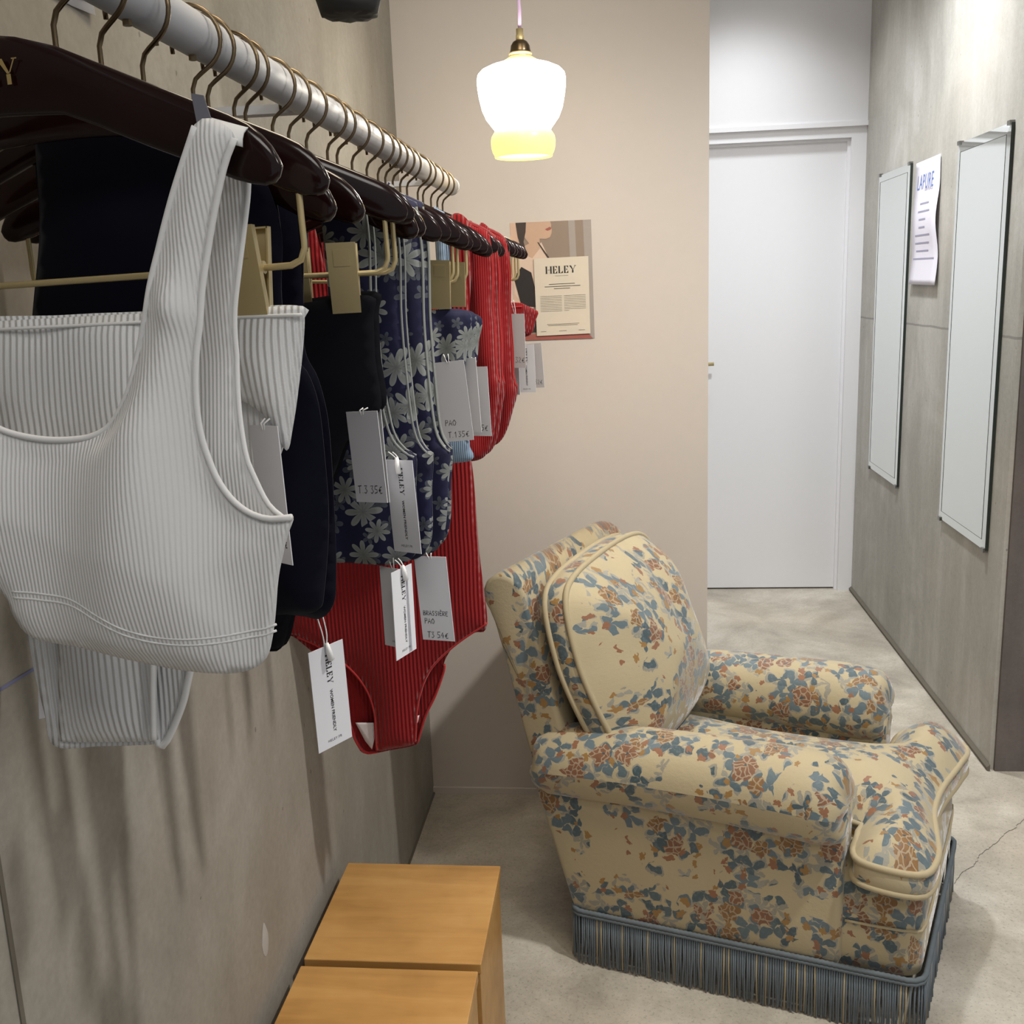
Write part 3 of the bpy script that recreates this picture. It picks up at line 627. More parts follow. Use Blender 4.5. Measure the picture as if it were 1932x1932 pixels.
# white crop top on the first hanger
g = gar(hA, 'crop_top', 'white ribbed crop top with wide straps and scooped neck', 'crop top')
fr = hps(hA, [(372, 236), (345, 300), (322, 380), (300, 450), (283, 520), (268, 610), (252, 690), (236, 745), (208, 798), (178, 821), (135, 830), (70, 829), (0, 812), (-40, 780), (-75, 700), (-100, 560), (-150, 420), (-205, 300), (-290, 330), (-300, 500), (-300, 620), (-320, 750), (-380, 850), (-430, 900), (-420, 980), (-360, 1000), (-230, 1010), (-120, 1050), (-30, 1095), (8, 1130), (22, 1165), (58, 1205), (150, 1224), (250, 1248), (340, 1266), (425, 1273), (470, 1266), (497, 1246), (508, 1212), (515, 1160), (521, 1090), (536, 1020), (548, 977), (510, 981), (474, 972), (440, 949), (411, 912), (391, 868), (374, 812), (366, 742), (367, 670), (374, 610), (379, 540), (395, 440), (424, 318), (446, 262), (428, 238), (400, 225)], -.012)
def yA(x, z): return .009+.006*max(0, min(1, (z+.12)/.08))
def foldA(x, z): q = max(0, min(1, (-.12-z)/.1)); return -q*(.008*math.exp(-((x-.075-.30*(z+.25))/.03)**2)*1.3+.004*math.sin(46*x+9*z)-.006*math.exp(-((x-.105+.2*(z+.22))/.02)**2))-.0045*math.exp(-((z+.155+.5*(x-.12))/.012)**2)*math.exp(-((x-.11)/.03)**2)
sheet('front_panel', fr, 'whiterib', g, hA, yA, .016, -1, .035, .005, foldA, step=.004)
SA = SURF[0]
bk = hps(hA, [(405, 245), (380, 300), (360, 400), (345, 520), (335, 640), (315, 730), (270, 800), (180, 850), (60, 850), (-40, 800), (-90, 700), (-110, 560), (-160, 420), (-205, 320), (-290, 350), (-300, 520), (-310, 640), (-340, 760), (-420, 900), (-400, 1000), (-230, 1010), (-100, 1060), (30, 1120), (150, 1190), (300, 1235), (420, 1250), (490, 1230), (512, 1160), (521, 1090), (536, 1020), (548, 977), (515, 948), (490, 900), (470, 850), (452, 775), (440, 690), (434, 600), (441, 520), (452, 430), (460, 345), (452, 275), (430, 245)], .016)
def yAb(x, z): return .010+.012*max(0, min(1, (z+.24)/.06))
sheet('back_panel', bk, 'whiterib', g, hA, yAb, .006, 1, .04, .007)
def edge(idx, pts, h, off): return hps(h, pts, off)
binding('neck_binding', hps(hA, [(372, 240), (322, 380), (283, 520), (268, 610), (252, 690), (236, 745), (208, 798), (178, 821), (135, 830), (70, 829), (0, 812), (-40, 780), (-75, 700)], -.012), 'whiteplain', g, lambda x, z: -yA(x, z)-.001, .0019)
binding('armhole_binding', hps(hA, [(446, 262), (424, 318), (395, 440), (379, 540), (374, 610), (367, 670), (366, 742), (374, 812), (391, 868), (411, 912), (440, 949), (474, 972), (510, 981), (548, 977)], -.012), 'whiteplain', g, lambda x, z: -yA(x, z)-.001, .0020)
binding('back_binding', hps(hA, [(548, 977), (515, 948), (490, 900), (470, 850), (452, 775), (440, 690), (434, 600), (441, 520), (452, 430), (460, 345), (452, 275)], .016), 'whiteplain', g, lambda x, z: yAb(x, z), .0017)
for dy in (0, 12):
    binding('hem_seam', hps(hA, [(8, 1122+dy), (60, 1124+dy), (130, 1134+dy), (190, 1158+dy), (250, 1188+dy), (310, 1204+dy), (400, 1208+dy), (470, 1202+dy), (503, 1192+dy)], -.022), 'whiteplain', g, lambda x, z: surf(x, z, SA)-.0003, .0008, .003)
(x0, z0), (x1, z1) = hp(hA, 372, 240, -.012), hp(hA, 446, 262, -.012)
strapcap(g, x0+.002, x1+.003, z0-.004, .0125, 'whiteplain', z1-z0)
lpz = [hp(hA, *p, -.011) for p in ((361, 176), (384, 180), (399, 226), (372, 232))]; obj('hanging_loop', [(x, -.0115, z) for x, z in lpz]+[(x, -.0105, z) for x, z in lpz], [(0, 1, 2, 3), (7, 6, 5, 4), (0, 4, 5, 1), (1, 5, 6, 2), (2, 6, 7, 3), (3, 7, 4, 0)], 'loop', g, False, label='translucent grey hanging loop')

# generic brief hanging from clips
def brief(h, name, label, mat, waist, side_z, bottom, xc, hw, cw, group=None, gap=.006, bulge=.008, backmat=None, trim=None, fold=None, hang=.0, uv=1.):
    """waist/side_z/bottom: local z; xc centre, hw half waist, cw half crotch"""
    g = gar(h, name, label, 'brief', group)
    H_ = side_z-bottom
    def outl(cwf, up, sag):
        r = [(xc+hw, waist), (xc+hw*1.0, (waist+side_z)/2), (xc+hw*.95, side_z), (xc+hw*.80, side_z-H_*.16+up), (xc+hw*.58, side_z-H_*.38+up), (xc+cwf*1.25, side_z-H_*.62), (xc+cwf, side_z-H_*.82), (xc+cwf, bottom)]
        l = [(2*xc-x, z) for x, z in r[::-1]]; return [(xc-hw*.5, waist-sag), (xc, waist-sag*1.3), (xc+hw*.5, waist-sag)]+r+l
    sheet('front_panel', outl(cw, 0, .0), mat, g, h, .001, bulge, -1, .035, .008, fold, uvs=uv)
    sheet('back_panel', outl(cw*1.35, -H_*.10, 0), mat, g, h, .001, bulge*.8, 1, .035, .009, uvs=uv)
    if trim: binding('waistband', [(xc-hw, waist-.006), (xc-hw*.5, waist-.009), (xc, waist-.010), (xc+hw*.5, waist-.009), (xc+hw, waist-.006)], trim, g, -.0032, .0014)
    return g

# white ribbed brief
g = gar(hB, 'ribbed_brief', 'white wide-ribbed high-leg brief clipped behind the white crop top', 'brief')
fr = hps(hB, [(-118, 618), (0, 606), (130, 599), (265, 592), (420, 585), (566, 578), (569, 600), (567, 650), (560, 720), (549, 800), (536, 852), (512, 806), (482, 775), (444, 757), (400, 770), (360, 850), (325, 960), (300, 1080), (290, 1200), (288, 1300), (289, 1388), (285, 1402), (200, 1404), (110, 1404), (104, 1390), (103, 1290), (100, 1200), (80, 1080), (40, 960), (-30, 860), (-90, 820), (-110, 720)], -.006)
sheet('front_panel', fr, 'whiterib2', g, hB, .001, .014, -1, .05, .006, lambda x, z: .003*math.sin(60*x+14*z), step=.004)
bk = hps(hB, [(-118, 612), (130, 594), (265, 588), (420, 582), (566, 576), (569, 600), (567, 650), (560, 720), (549, 800), (536, 852), (500, 930), (440, 1030), (390, 1150), (362, 1275), (350, 1325), (322, 1390), (306, 1398), (200, 1402), (112, 1402), (92, 1340), (75, 1270), (60, 1200), (20, 1080), (-40, 950), (-95, 840), (-110, 720)], .006)
sheet('back_panel', bk, 'whiterib2', g, hB, .001, .010, 1, .05, .008)
binding('waistband_seam', hps(hB, [(-118, 634), (0, 622), (130, 615), (265, 608), (420, 600), (568, 594)], -.006), 'whiteplain', g, -.0048, .0011)
binding('leg_binding', hps(hB, [(300, 1080), (290, 1200), (288, 1300), (290, 1395)], -.006), 'whiteplain', g, -.006, .0022)
binding('leg_binding', hps(hB, [(440, 1030), (390, 1150), (362, 1275), (350, 1325), (322, 1390), (306, 1398), (290, 1340), (276, 1262)], .006), 'whiteplain', g, .001, .0028)

# black velvet tops
BT = 'black velvet tops on the rail'
g = gar(hC, 'tank_shirt', 'black velvet top with wide straps behind the white brief', 'top')
oc = [(528, 420), (531, 560), (545, 660), (578, 700), (600, 760), (612, 860), (620, 980), (612, 1110), (600, 1150), (545, 1158), (400, 1165), (220, 1160), (70, 1150), (55, 1000), (50, 800), (62, 600), (76, 430), (68, 280)]
sheet('front_panel', [(x, htop(hC, x)-.003) for x in np.linspace(-.05, .112, 9)]+hps(hC, oc, -.01), 'navy', g, hC, .010, .013, -1, .03, .009, lambda x, z: .004*math.sin(70*x+12*z)*max(0, min(1, (-.15-z)/.1)))
sheet('back_panel', [(x, htop(hC, x)-.003) for x in np.linspace(-.05, .112, 9)]+hps(hC, oc, .01), 'navy', g, hC, .010, .006, 1, .03, .012)
strapcap(g, -.05, .112, lambda x: htop(hC, x)-.004, .0112, 'navy', 0., .6)
g = gar(hD, 'tank_shirt', 'black velvet top with tag string, second of the velvet tops', 'top')
od = [(572, 560), (575, 660), (600, 715), (618, 790), (627, 900), (632, 1000), (634, 1085), (629, 1140), (604, 1166), (560, 1160), (400, 1150), (220, 1140), (140, 1100), (140, 800), (170, 600), (220, 420)]
sheet('front_panel', [(x, htop(hD, x)-.003) for x in np.linspace(-.06, .118, 9)]+hps(hD, od, -.01), 'navy', g, hD, .010, .014, -1, .03, .009, lambda x, z: .005*math.sin(80*x+10*z)*max(0, min(1, (-.15-z)/.1)))
sheet('back_panel', [(x, htop(hD, x)-.003) for x in np.linspace(-.06, .118, 9)]+hps(hD, od, .01), 'navy', g, hD, .010, .006, 1, .03, .012)
strapcap(g, -.06, .118, lambda x: htop(hD, x)-.004, .0112, 'navy', 0., .6)
# black velvet briefs
BG = 'black velvet briefs on clip hangers'
for h, lab, dx in ((hE, 'black velvet high-waist brief, the one closer to the velvet tops', 0), (hF, 'black velvet high-waist brief, the one closer to the daisy tops', 10)):
    g = gar(h, 'velvet_brief', lab, 'brief', BG)
    ob = [(p[0]+dx, p[1]-dx*.8) for p in [(250, 592), (430, 586), (560, 573), (698, 558), (704, 600), (708, 680), (719, 768), (692, 790), (655, 832), (632, 890), (600, 980), (570, 1080), (548, 1165), (532, 1220), (500, 1226), (440, 1226), (410, 1200), (390, 1080), (340, 960), (270, 860), (235, 780), (245, 680)]]
    sheet('front_panel', hps(h, ob, -.005), 'black', g, h, .001, .010, -1, .05, .009); sheet('back_panel', hps(h, ob, .005), 'black', g, h, .001, .007, 1, .05, .012)

# crop tops with straps, symmetric; measured from the side seam corner
def croptop(h, name, label, mat, trim, corner, hemr, strap_out, group, cat='crop top', gap=.009, bulge=.006, folds=0., uv=1., xc=0., backdrop=.02, sw=.035, hemz=None, cell=.008):
    g = gar(h, name, label, cat, group); cx, cz = corner; hx, hz_ = hemr; sx = strap_out
    def side(sg):
        zt = htop(h, sg*sx)-.003; zi = htop(h, sg*(sx-sw))-.003
        r = [(sx-sw, zi), (sx-sw*.5, htop(h, sg*(sx-sw*.5))-.003), (sx, zt), (sx+.003, zt-.05), (sx+.001, cz+(zt-cz)*.55), (sx+.003, cz+(zt-cz)*.30), (sx+(cx-sx)*.32, cz+(zt-cz)*.10), (sx+(cx-sx)*.68, cz+(zt-cz)*.025), (cx, cz), (cx+(hx-cx)*.15, cz-(cz-hz_)*.3), (hx, hz_)]
        return r
    def outl(neck):
        r = side(1); l = [(-x, z) for x, z in side(-1)[::-1]]
        return [(p[0]+xc, p[1]) for p in r+[(hx*.5, hz_-.004), (0, hz_-.006), (-hx*.5, hz_-.004)]+l+[(-sx+sw, (ztop(sx)+neck)*.5), (-sx+sw+.012, neck+.012), (0, neck), (sx-sw-.012, neck+.012), (sx-sw, (ztop(sx)+neck)*.5)]]
    nk = cz+.012; fo = (lambda x, z: folds*math.sin(95*x+13*z)*max(0, min(1, (-.10-z)/.05))) if folds else None
    yf = lambda x, z: .003+gap*max(0, min(1, (z-cz+.02)/.06))
    sheet('front_panel', outl(nk), mat, g, h, yf, bulge, -1, .02, cell, fo, uvs=uv); sheet('back_panel', outl(nk+backdrop), mat, g, h, yf, bulge*.8, 1, .02, cell*1.3, fo, uvs=uv)
    for sg in (-1, 1):
        r = side(sg)[2:9]; L = [(sg*x+xc, z) for x, z in r]
        for q in (-1, 1): binding('armhole_binding', L, trim, g, lambda x, z, q=q: q*(yf(x, z)+.0005), .0013)
        a, b = sorted((sg*(sx-sw)+xc, sg*sx+xc)); strapcap(g, a, b, lambda x: htop(h, x-xc)-.004, gap+.0035, mat, 0., .6)
    return g
FGp = 'navy daisy-print crop tops'
FL = 'navy crop top printed with pale daisies'
for h, c, hem, s, lab in ((hG, (783, 861), (778, 1052), (702, 560), FL+', tagged with the dangling brand card'), (hH, (815, 858), (800, 1045), (762, 640), FL+', second from the black briefs'), (hI, (849, 851), (824, 1036), (800, 640), FL+', third from the black briefs'), (hJ, (853, 846), (836, 1022), (812, 640), FL+', hanging next to the daisy briefs')):
    croptop(h, 'daisy_crop_top', lab, 'floral', 'floral', hp(h, *c), hp(h, *hem), hp(h, *s)[0], FGp, folds=.003, sw=.04, bulge=.005, gap=.007)
# daisy briefs
FBG = 'navy daisy-print briefs'
for h, r, lab in ((hL, (880, 586), 'with the PAO T.1 card'), (hM, (890, 588), 'between the two other daisy briefs'), (hN, (901, 594), 'with the 35€ card')):
    x, z = hp(h, *r); brief(h, 'daisy_brief', 'navy daisy-print brief '+lab, 'floral', z, z-.075, z-.19, .0, x, .035, FBG, fold=lambda a, b: .003*math.sin(160*a))
# pale blue ribbed top
croptop(hO, 'pale_blue_top', 'pale blue ribbed top almost hidden between daisy briefs and red bodysuit', 'blue', 'blue', hp(hO, 885, 832), hp(hO, 889, 868), hp(hO, 843, 500)[0], None, 'top', sw=.014)

# red ribbed bodysuit
g = gar(hP, 'bodysuit', 'red wide-ribbed bodysuit with high-cut legs and pale gusset lining', 'bodysuit')
fb = hps(hP, [(880, 700), (884, 830), (893, 900), (905, 1050), (919, 1176), (898, 1190), (862, 1215), (825, 1248), (803, 1280), (788, 1330), (783, 1385), (781, 1404), (745, 1412), (712, 1416), (708, 1390), (706, 1345), (690, 1300), (655, 1258), (600, 1220), (560, 1200), (538, 1185), (550, 1090), (565, 950), (575, 830), (580, 700), (570, 640), (552, 560), (545, 470), (590, 455), (625, 560), (650, 660), (720, 690), (800, 670), (830, 560), (850, 470), (890, 480), (885, 600)], -.006)
for k in (27, 28, 34, 35): fb[k] = (fb[k][0], htop(hP, fb[k][0])-.003)
sl, sr = (fb[27], fb[28]), (fb[34], fb[35])
yP = lambda x, z: .004+.0065*max(0, min(1, (z+.14)/.05))
assert abs(fb[27][0]-hp(hP, 545, 470, -.006)[0]) < 1e-6 and abs(fb[35][0]-hp(hP, 890, 480, -.006)[0]) < 1e-6
sheet('front_panel', fb, 'red', g, hP, yP, .010, -1, .03, .008, lambda x, z: .002*math.sin(50*x))
bb = hps(hP, [(880, 700), (884, 830), (893, 900), (905, 1050), (919, 1176), (895, 1192), (862, 1212), (846, 1232), (838, 1250), (838, 1262), (822, 1310), (803, 1350), (790, 1395), (780, 1404), (740, 1412), (690, 1419), (672, 1396), (655, 1345), (640, 1290), (615, 1250), (560, 1202), (538, 1185), (550, 1090), (565, 950), (575, 830), (580, 700), (570, 640), (552, 560)], .010)+[sl[0], sl[1]]+hps(hP, [(625, 560), (645, 630), (720, 650), (805, 630), (830, 560)], .010)+[sr[0], sr[1]]+hps(hP, [(885, 600)], .010)
sheet('back_panel', bb, 'red', g, hP, yP, .008, 1, .03, .009)
for a_, b_ in (sl, sr): strapcap(g, a_[0], b_[0], lambda x: htop(hP, x)-.004, .0115, 'red', 0., .6)
binding('leg_binding', hps(hP, [(560, 1202), (600, 1220), (655, 1258), (690, 1300), (706, 1345), (709, 1390), (711, 1416)], -.006), 'redtrim', g, -.005, .0018)
binding('leg_binding', hps(hP, [(919, 1176), (898, 1190), (862, 1215), (825, 1248), (803, 1280), (788, 1330), (783, 1400)], -.006), 'redtrim', g, -.005, .0018)
binding('leg_binding', hps(hP, [(640, 1285), (655, 1345), (672, 1396), (690, 1418), (712, 1417)], .006), 'redtrim', g, .003, .0024)
binding('leg_binding', hps(hP, [(838, 1252), (838, 1264), (822, 1310), (803, 1350), (788, 1400)], .006), 'redtrim', g, .003, .0024)
for L in ([(672, 1361), (707, 1361), (708, 1390), (703, 1411), (690, 1395)], [(781, 1350), (792, 1347), (790, 1358), (783, 1372)]):
    sheet('gusset_lining', hps(hP, L, .004), 'lining', g, hP, -.0015, .0, 1, .02, .006, curve=False)
# red crop tops
RG = 'red fine-ribbed crop tops'
for h, c, hem, s, lab in ((hQ, (943, 721), (915, 860), (928, 560), 'next to the daisy briefs'), (hR, (952, 724), (925, 852), (940, 560), 'between two other red crop tops'), (hT, (976, 731), (940, 836), (960, 560), 'next to the small red briefs')):
    x, z = hp(h, *c); croptop(h, 'red_crop_top', 'red fine-ribbed crop top with tapered hem '+lab, 'redfine', 'redtrim', (x, z), hp(h, *hem), hp(h, *s)[0], RG, folds=.005, sw=.045, bulge=.01)
# small red briefs
for k, h in enumerate(far):
    x, z = hp(h, 985+6*k, 572+3*k); brief(h, 'red_brief', 'small red brief clipped at the far end of the rail', 'redfine', z, z-.05, z-.082, .0, x, .05, 'red briefs at the rail end', trim='redtrim', bulge=.006)

# ------------------------------------------------------------------ hang tags
WT, HT = .038, .09
def tag(top, Y, label, yaw=0., roll=0., kind='hand', lines=(), W=WT, H=HT, cord=None, clasp=False, cat='price tag', group='hang tags on the garments'):
    """top: pixel of the middle of the card's upper edge"""
    p = ony(*top, Y); e = bpy.data.objects.new('hang_tag', None); COL.objects.link(e); e.location = p; e.rotation_euler = (0, roll, yaw); e.empty_display_size = .02
    finish(e, label, cat, group)
    mb = MB(); mb.box((-W/2, -.0003, -H), (W/2, .0003, 0)); mb.build('card', 'card', e)
    yf = -.0005
    if kind == 'brand':
        v, f = didone('HELEY', W*.165); obj('lettering', [(b+W*.03, yf, -H*.23-a) for a, b, c in v], f, 'ink', e, False)
        v, f = text_mesh('WOMEN FRIENDLY', W*.116, spacing=1.0, bold=W*.002); obj('lettering', [(b+W*.02, yf, -H*.645-a) for a, b, c in v], f, 'ink', e, False)
        v, f = text_mesh('HELEY.FR', W*.085, spacing=1.2); obj('lettering', [(a, yf, -H*.93+b) for a, b, c in v], f, 'ink', e, False)
    else:
        for s_, x, z, hh in lines:
            v, f, wd = handwriting(s_, hh*H); obj('handwriting', [(a+x*W, yf+b*.1, z*H+c) for a, b, c in v], f, 'ink', e, False)
    if cord:
        mb = MB()
        for dx in (-.003, .003):
            q = ony(*cord, Y)-p; cy, sy = math.cos(-yaw), math.sin(-yaw); q = np.array([q[0]*cy-q[1]*sy, q[0]*sy+q[1]*cy, q[2]])
            mb.tube(smoothline([(dx*.1, .001, -.006), (dx*.7+q[0]*.3, -.001, q[2]*.35), (q[0]+dx, q[1], q[2])], .004), .0006, 5)
        mb.build('string', 'string', e, True)
    if clasp:
        mb = MB(); mb.tube([(0, -.002, .003), (.0005, -.003, -.004), (.002, -.0035, -.012), (.0022, -.0035, -.013)], [.0016, .0026, .0029, .0012], 8); mb.build('clasp', 'plastic', e, True)
    return e
TG = 'white brand card tag '
tag((497, 803), .655, 'large white price card half hidden behind the white crop top', -.72, -.05, lines=[('1€', .33, -.88, .05)], W=.036, H=.092, cord=(505, 790))
tag((96, 1250), .70, 'white card corner peeking out under the white brief', .9, .1, H=.042, W=.02)
tag((614, 1219), YS[2]+.002, TG+'hanging by a long looped string below the black velvet top', 1.0, -.03, 'brand', cord=(604, 1160), clasp=True, H=.090)
tag((682, 776), YS[3]-.02, 'grey-lit card reading T.3 35€ under the black brief', -.55, -.07, lines=[('T.3 35€', .0, -.90, .085)], cord=(690, 770), H=.080)
tag((700, 772), YS[4]+.01, 'narrow white card edge behind the T.3 tag', -.85, -.07, H=.086)
tag((752, 868), YS[5]-.035, TG+'with clasp lying on the nearest daisy top', -.62, -.06, 'brand', cord=(737, 852), clasp=True)
tag((742, 1072), YS[5]-.006, 'plain back of a card turned away below the daisy tops', -.55, -.01, 'brand', cord=(738, 1052), H=.084)
tag((757, 1072), YS[5]-.022, TG+'turned sideways with clasp below the daisy tops', 1.22, .0, 'brand', cord=(748, 1055), clasp=True, H=.090)
tag((811, 1050), YS[6]-.008, 'white card handwritten BRASSIERE PAO T3 54€', -.35, -.06, lines=[('BRASSIÈRE', .0, -.70, .054), ('PAO', -.22, -.80, .062), ('T3 54€', .0, -.97, .07)], cord=(809, 1043))
tag((845, 682), YS[10]-.03, 'white card handwritten PAO T.1 35€ on the first daisy brief', -.25, -.09, lines=[('PAO', -.16, -.80, .072), ('T.1 35€', .05, -.95, .07)], cord=(842, 668), W=.043, H=.1)
tag((876, 676), YS[11]-.02, 'plain white card between the PAO card and the 35€ card', -.55, -.05, lines=[], cord=(876, 662), H=.096)
tag((897, 692), YS[12]-.025, 'grey-lit card reading 35€ beside the red crop tops', -.45, -.03, lines=[('O', -.35, -.80, .07), ('1 35€', .08, -.92, .08)], cord=(894, 674), H=.095)
RTG = 'white card on a red brief, '
tag((972, 592), YS[18]+.02, RTG+'tied high at the waistband', -.5, .0, lines=[('32€', .2, -.90, .1)], cord=(966, 566), H=.094)
tag((964, 650), YS[19]-.03, RTG+'half hidden by a red crop top', -.7, 0., lines=[])
tag((990, 650), YS[20], TG+'below the red briefs by the poster', -.35, -.02, 'brand')
tag((1007, 648), YS[22], RTG+'hanging closest to the poster', -.55, -.06, lines=[('32€', .15, -.92, .1)])

# ------------------------------------------------------------------ pendant lamp
YLm = 2.2; lp = ony(985, 200, YLm); LX = lp[0]
zl = lambda y: ony(985, y, YLm)[2]
lamp = empty('pendant_lamp', (LX, YLm, zl(298)), 'lit white opal glass pendant lamp with yellow rim and brass socket', 'pendant lamp')
def lathe(name, prof, mat, n=40, **kw):
    rows = [[(r*math.cos(2*PI*j/n), r*math.sin(2*PI*j/n), z-zl(298)) for j in range(n)] for r, z in prof]
    A = np.array(rows); v = list(A.reshape(-1, 3)); k = len(rows)
    f = [(i*n+j, i*n+(j+1) % n, (i+1)*n+(j+1) % n, (i+1)*n+j) for i in range(k-1) for j in range(n)]
    return obj(name, v, f, mat, lamp, True, **kw)
px_ = .00110
lathe('glass_shade', [(r*px_, zl(y)) for r, y in ((26, 114), (40, 119), (58, 125), (72, 132), (79, 140), (81, 150), (80.5, 165), (78, 185), (74, 205), (67, 223), (58, 236), (53, 243), (51, 247))], 'glass_on')
lathe('yellow_rim', [(r*px_, zl(y)) for r, y in ((51, 246), (54, 251), (58, 258), (59.5, 266), (59, 278), (57, 286), (54, 292), (53, 297), (50, 297), (50, 288), (55, 270), (48, 248))], 'band_on')
lathe('yellow_collar', [(r*px_, zl(y)) for r, y in ((18, 106), (24, 110), (30, 114), (29, 117))], 'band_on')
lathe('socket', [(r*px_, zl(y)) for r, y in ((0, 74), (7, 75), (13, 79), (17, 86), (18, 94), (19, 97), (19, 99), (18, 101))], 'bronze')
lathe('threaded_ring', [(r*px_, zl(y)) for r, y in ((18, 99), (21, 100), (21, 103), (19, 104), (20, 107), (20, 110), (17, 112))], 'brass')
lathe('ferrule', [(r*px_, zl(y)) for r, y in ((0, 54), (6.5, 54), (6.5, 66), (7.5, 67), (7.5, 76))], 'brass')
mb = MB(); mb.tube([(0, 0, zl(58)-zl(298)), (.001, 0, zl(20)-zl(298)), (-.002, 0, zl(-40)-zl(298)), (0, 0, ZC-zl(298))], .0034, 10); mb.build('cord', 'cord', lamp, True)
n = 24; lathe('bulb', [(.001, zl(285)), (.020, zl(282)), (.030, zl(262)), (.030, zl(240)), (.015, zl(190)), (.012, zl(120))], 'bulb', 20)

# ------------------------------------------------------------------ posters, papers, mirrors, fixture
po = empty('poster', (-.158, YP, 1.432), 'portrait photo poster of a chin and bare shoulder taped to the partition', 'poster')
a, b, c_, d_ = [ony(*p, YP-.001) for p in ((962, 421), (1115, 414), (1122, 638), (972, 643))]
def pq(u, v): q = a*(1-u)*(1-v)+b*u*(1-v)+c_*u*v+d_*(1-u)*v; return q-np.array(po.location)
def flat(name, pts, mat, k, par=po, fn=pq): 
    P = [fn(*q) for q in pts]; return obj(name, [(q[0], q[1]-.0003*k, q[2]) for q in P], [tuple(range(len(P)))], mat, par, False)
P4 = [(0, 0), (1, 0), (1, 1), (0, 1)]
v = [pq(*q) for q in P4]; mb = MB(); mb.add([(q[0], q[1]+.001, q[2]) for q in v]+[(q[0], q[1]-.0002, q[2]) for q in v], [(0, 1, 2, 3), (7, 6, 5, 4), (0, 4, 5, 1), (1, 5, 6, 2), (2, 6, 7, 3), (3, 7, 4, 0)]); mb.build('sheet', 'curtain', po)
flat('printed_wall', [(0, .0), (.10, 0), (.12, .25), (.1, 1), (0, 1)], 'peach', 1); flat('printed_curtain_fold', [(.72, 0), (.80, 0), (.82, .9), (.74, .9)], 'curtain2', 1); flat('printed_curtain_fold', [(.9, 0), (1, 0), (1, 1), (.92, 1)], 'curtain2', 1)
flat('printed_shoulder', [(.04, .30), (.22, .26), (.38, .17), (.46, .30), (.48, .42), (.45, .60), (.2, .75), (.02, .6)], 'skin2', 2)
flat('printed_neck', [(.16, .20), (.36, .13), (.36, .22), (.26, .30), (.2, .28)], 'skin', 3)
flat('printed_jaw', [(.16, 0), (.50, 0), (.51, .03), (.505, .05), (.515, .07), (.51, .10), (.49, .13), (.44, .145), (.36, .14), (.24, .19), (.17, .12)], 'skin', 4)
flat('printed_hair', [(.07, 0), (.20, 0), (.19, .08), (.16, .16), (.19, .25), (.13, .22), (.09, .12)], 'hair', 5); flat('printed_lips', [(.43, .065), (.49, .045), (.51, .055), (.50, .07), (.46, .078)], 'lips', 5)
flat('printed_top', [(.02, .46), (.12, .37), (.24, .42), (.33, .72), (.10, .70)], 'top', 6); flat('printed_top', [(.08, .8), (.28, .8), (.30, .93), (.1, .93)], 'top', 6); flat('printed_foot', [(.1, .95), (.9, .94), (.98, 1), (.12, 1)], 'lips', 5); flat('printed_strap', [(.33, .17), (.345, .17), (.47, .30), (.455, .31)], 'hair', 6)
cd = empty('brand_card', (-.13, YP-.004, 1.39), 'cream brand card stuck over the portrait poster', 'card')
ca, cb, cc, ce = [ony(*p, YP-.006) for p in ((1007, 488), (1110, 483), (1114, 629), (1013, 634))]
def cq(u, v): q = ca*(1-u)*(1-v)+cb*u*(1-v)+cc*u*v+ce*(1-u)*v; return q-np.array(cd.location)
v = [cq(*q) for q in P4]; mb = MB(); mb.add([(q[0], q[1]+.002, q[2]) for q in v]+[(q[0], q[1], q[2]) for q in v], [(0, 1, 2, 3), (7, 6, 5, 4), (0, 4, 5, 1), (1, 5, 6, 2), (2, 6, 7, 3), (3, 7, 4, 0)]); mb.build('sheet', 'cream', cd)
v, f = didone('HELEY', .0185); obj('lettering', [tuple(cq(.49+x/.138, .155-y/.2)+np.array([0, -.0006, 0])) for x, y, z in v], f, 'ink', cd, False)
def cline(u0, u1, v0, th=.006): return flat('printed_text_line', [(u0, v0), (u1, v0), (u1, v0+th), (u0, v0+th)], 'ink', 1.5, cd, cq)
cline(.38, .62, .232, .003)
for u0, u1, v0 in ((.26, .74, .335), (.18, .84, .365), (.35, .65, .393)): cline(u0, u1, v0, .007)
for k in range(10): cline(.09, .49, .49+.0215*k, .0035); cline(.53, .93 if k < 9 else .62, .49+.0215*k, .0035)
for u0, u1, v0 in ((.2, .8, .855), (.22, .77, .872), (.08, .18, .945), (.42, .56, .945), (.78, .9, .945)): cline(u0, u1, v0, .004)
# paper on the right wall, gently curled
nt = empty('notice_sheet', (XRW, 3.70, 1.38), 'white notice sheet with blue heading taped between the two mirrors', 'notice')
q0, q1, q2, q3 = [onx(*p, XRW-.004) for p in ((1729, 309), (1775, 290), (1769, 538), (1719, 536))]
def nq(u, v, off=0.): q = q0*(1-u)*(1-v)+q1*u*(1-v)+q2*u*v+q3*(1-u)*v; q = q-np.array(nt.location); q[0] -= .012*max(0, math.sin(v*PI*1.6-.9))**2*(.4+.6*u)+.010*max(0, v-.65)**2/.12+off; return q
rows = [[nq(u, v) for u in np.linspace(0, 1, 6)] for v in np.linspace(0, 1, 24)]; o = grid('sheet', rows, 'paper', nt); md = o.modifiers.new('t', 'SOLIDIFY'); md.thickness = .0006
v, f = text_mesh('LAPURE', .062, shear=.2, spacing=1.12); mx = max(abs(x) for x, y, z in v)
obj('lettering', [nq(.42+x/mx*.35, .175-y/.42*1.15, .0012) for x, y, z in v], f, 'blueink', nt, False)
v, f = text_mesh('SUR PLACE', .016); obj('lettering', [nq(.58+x/.2*.8, .235-y/.42, .0012) for x, y, z in v], f, 'greyink', nt, False)
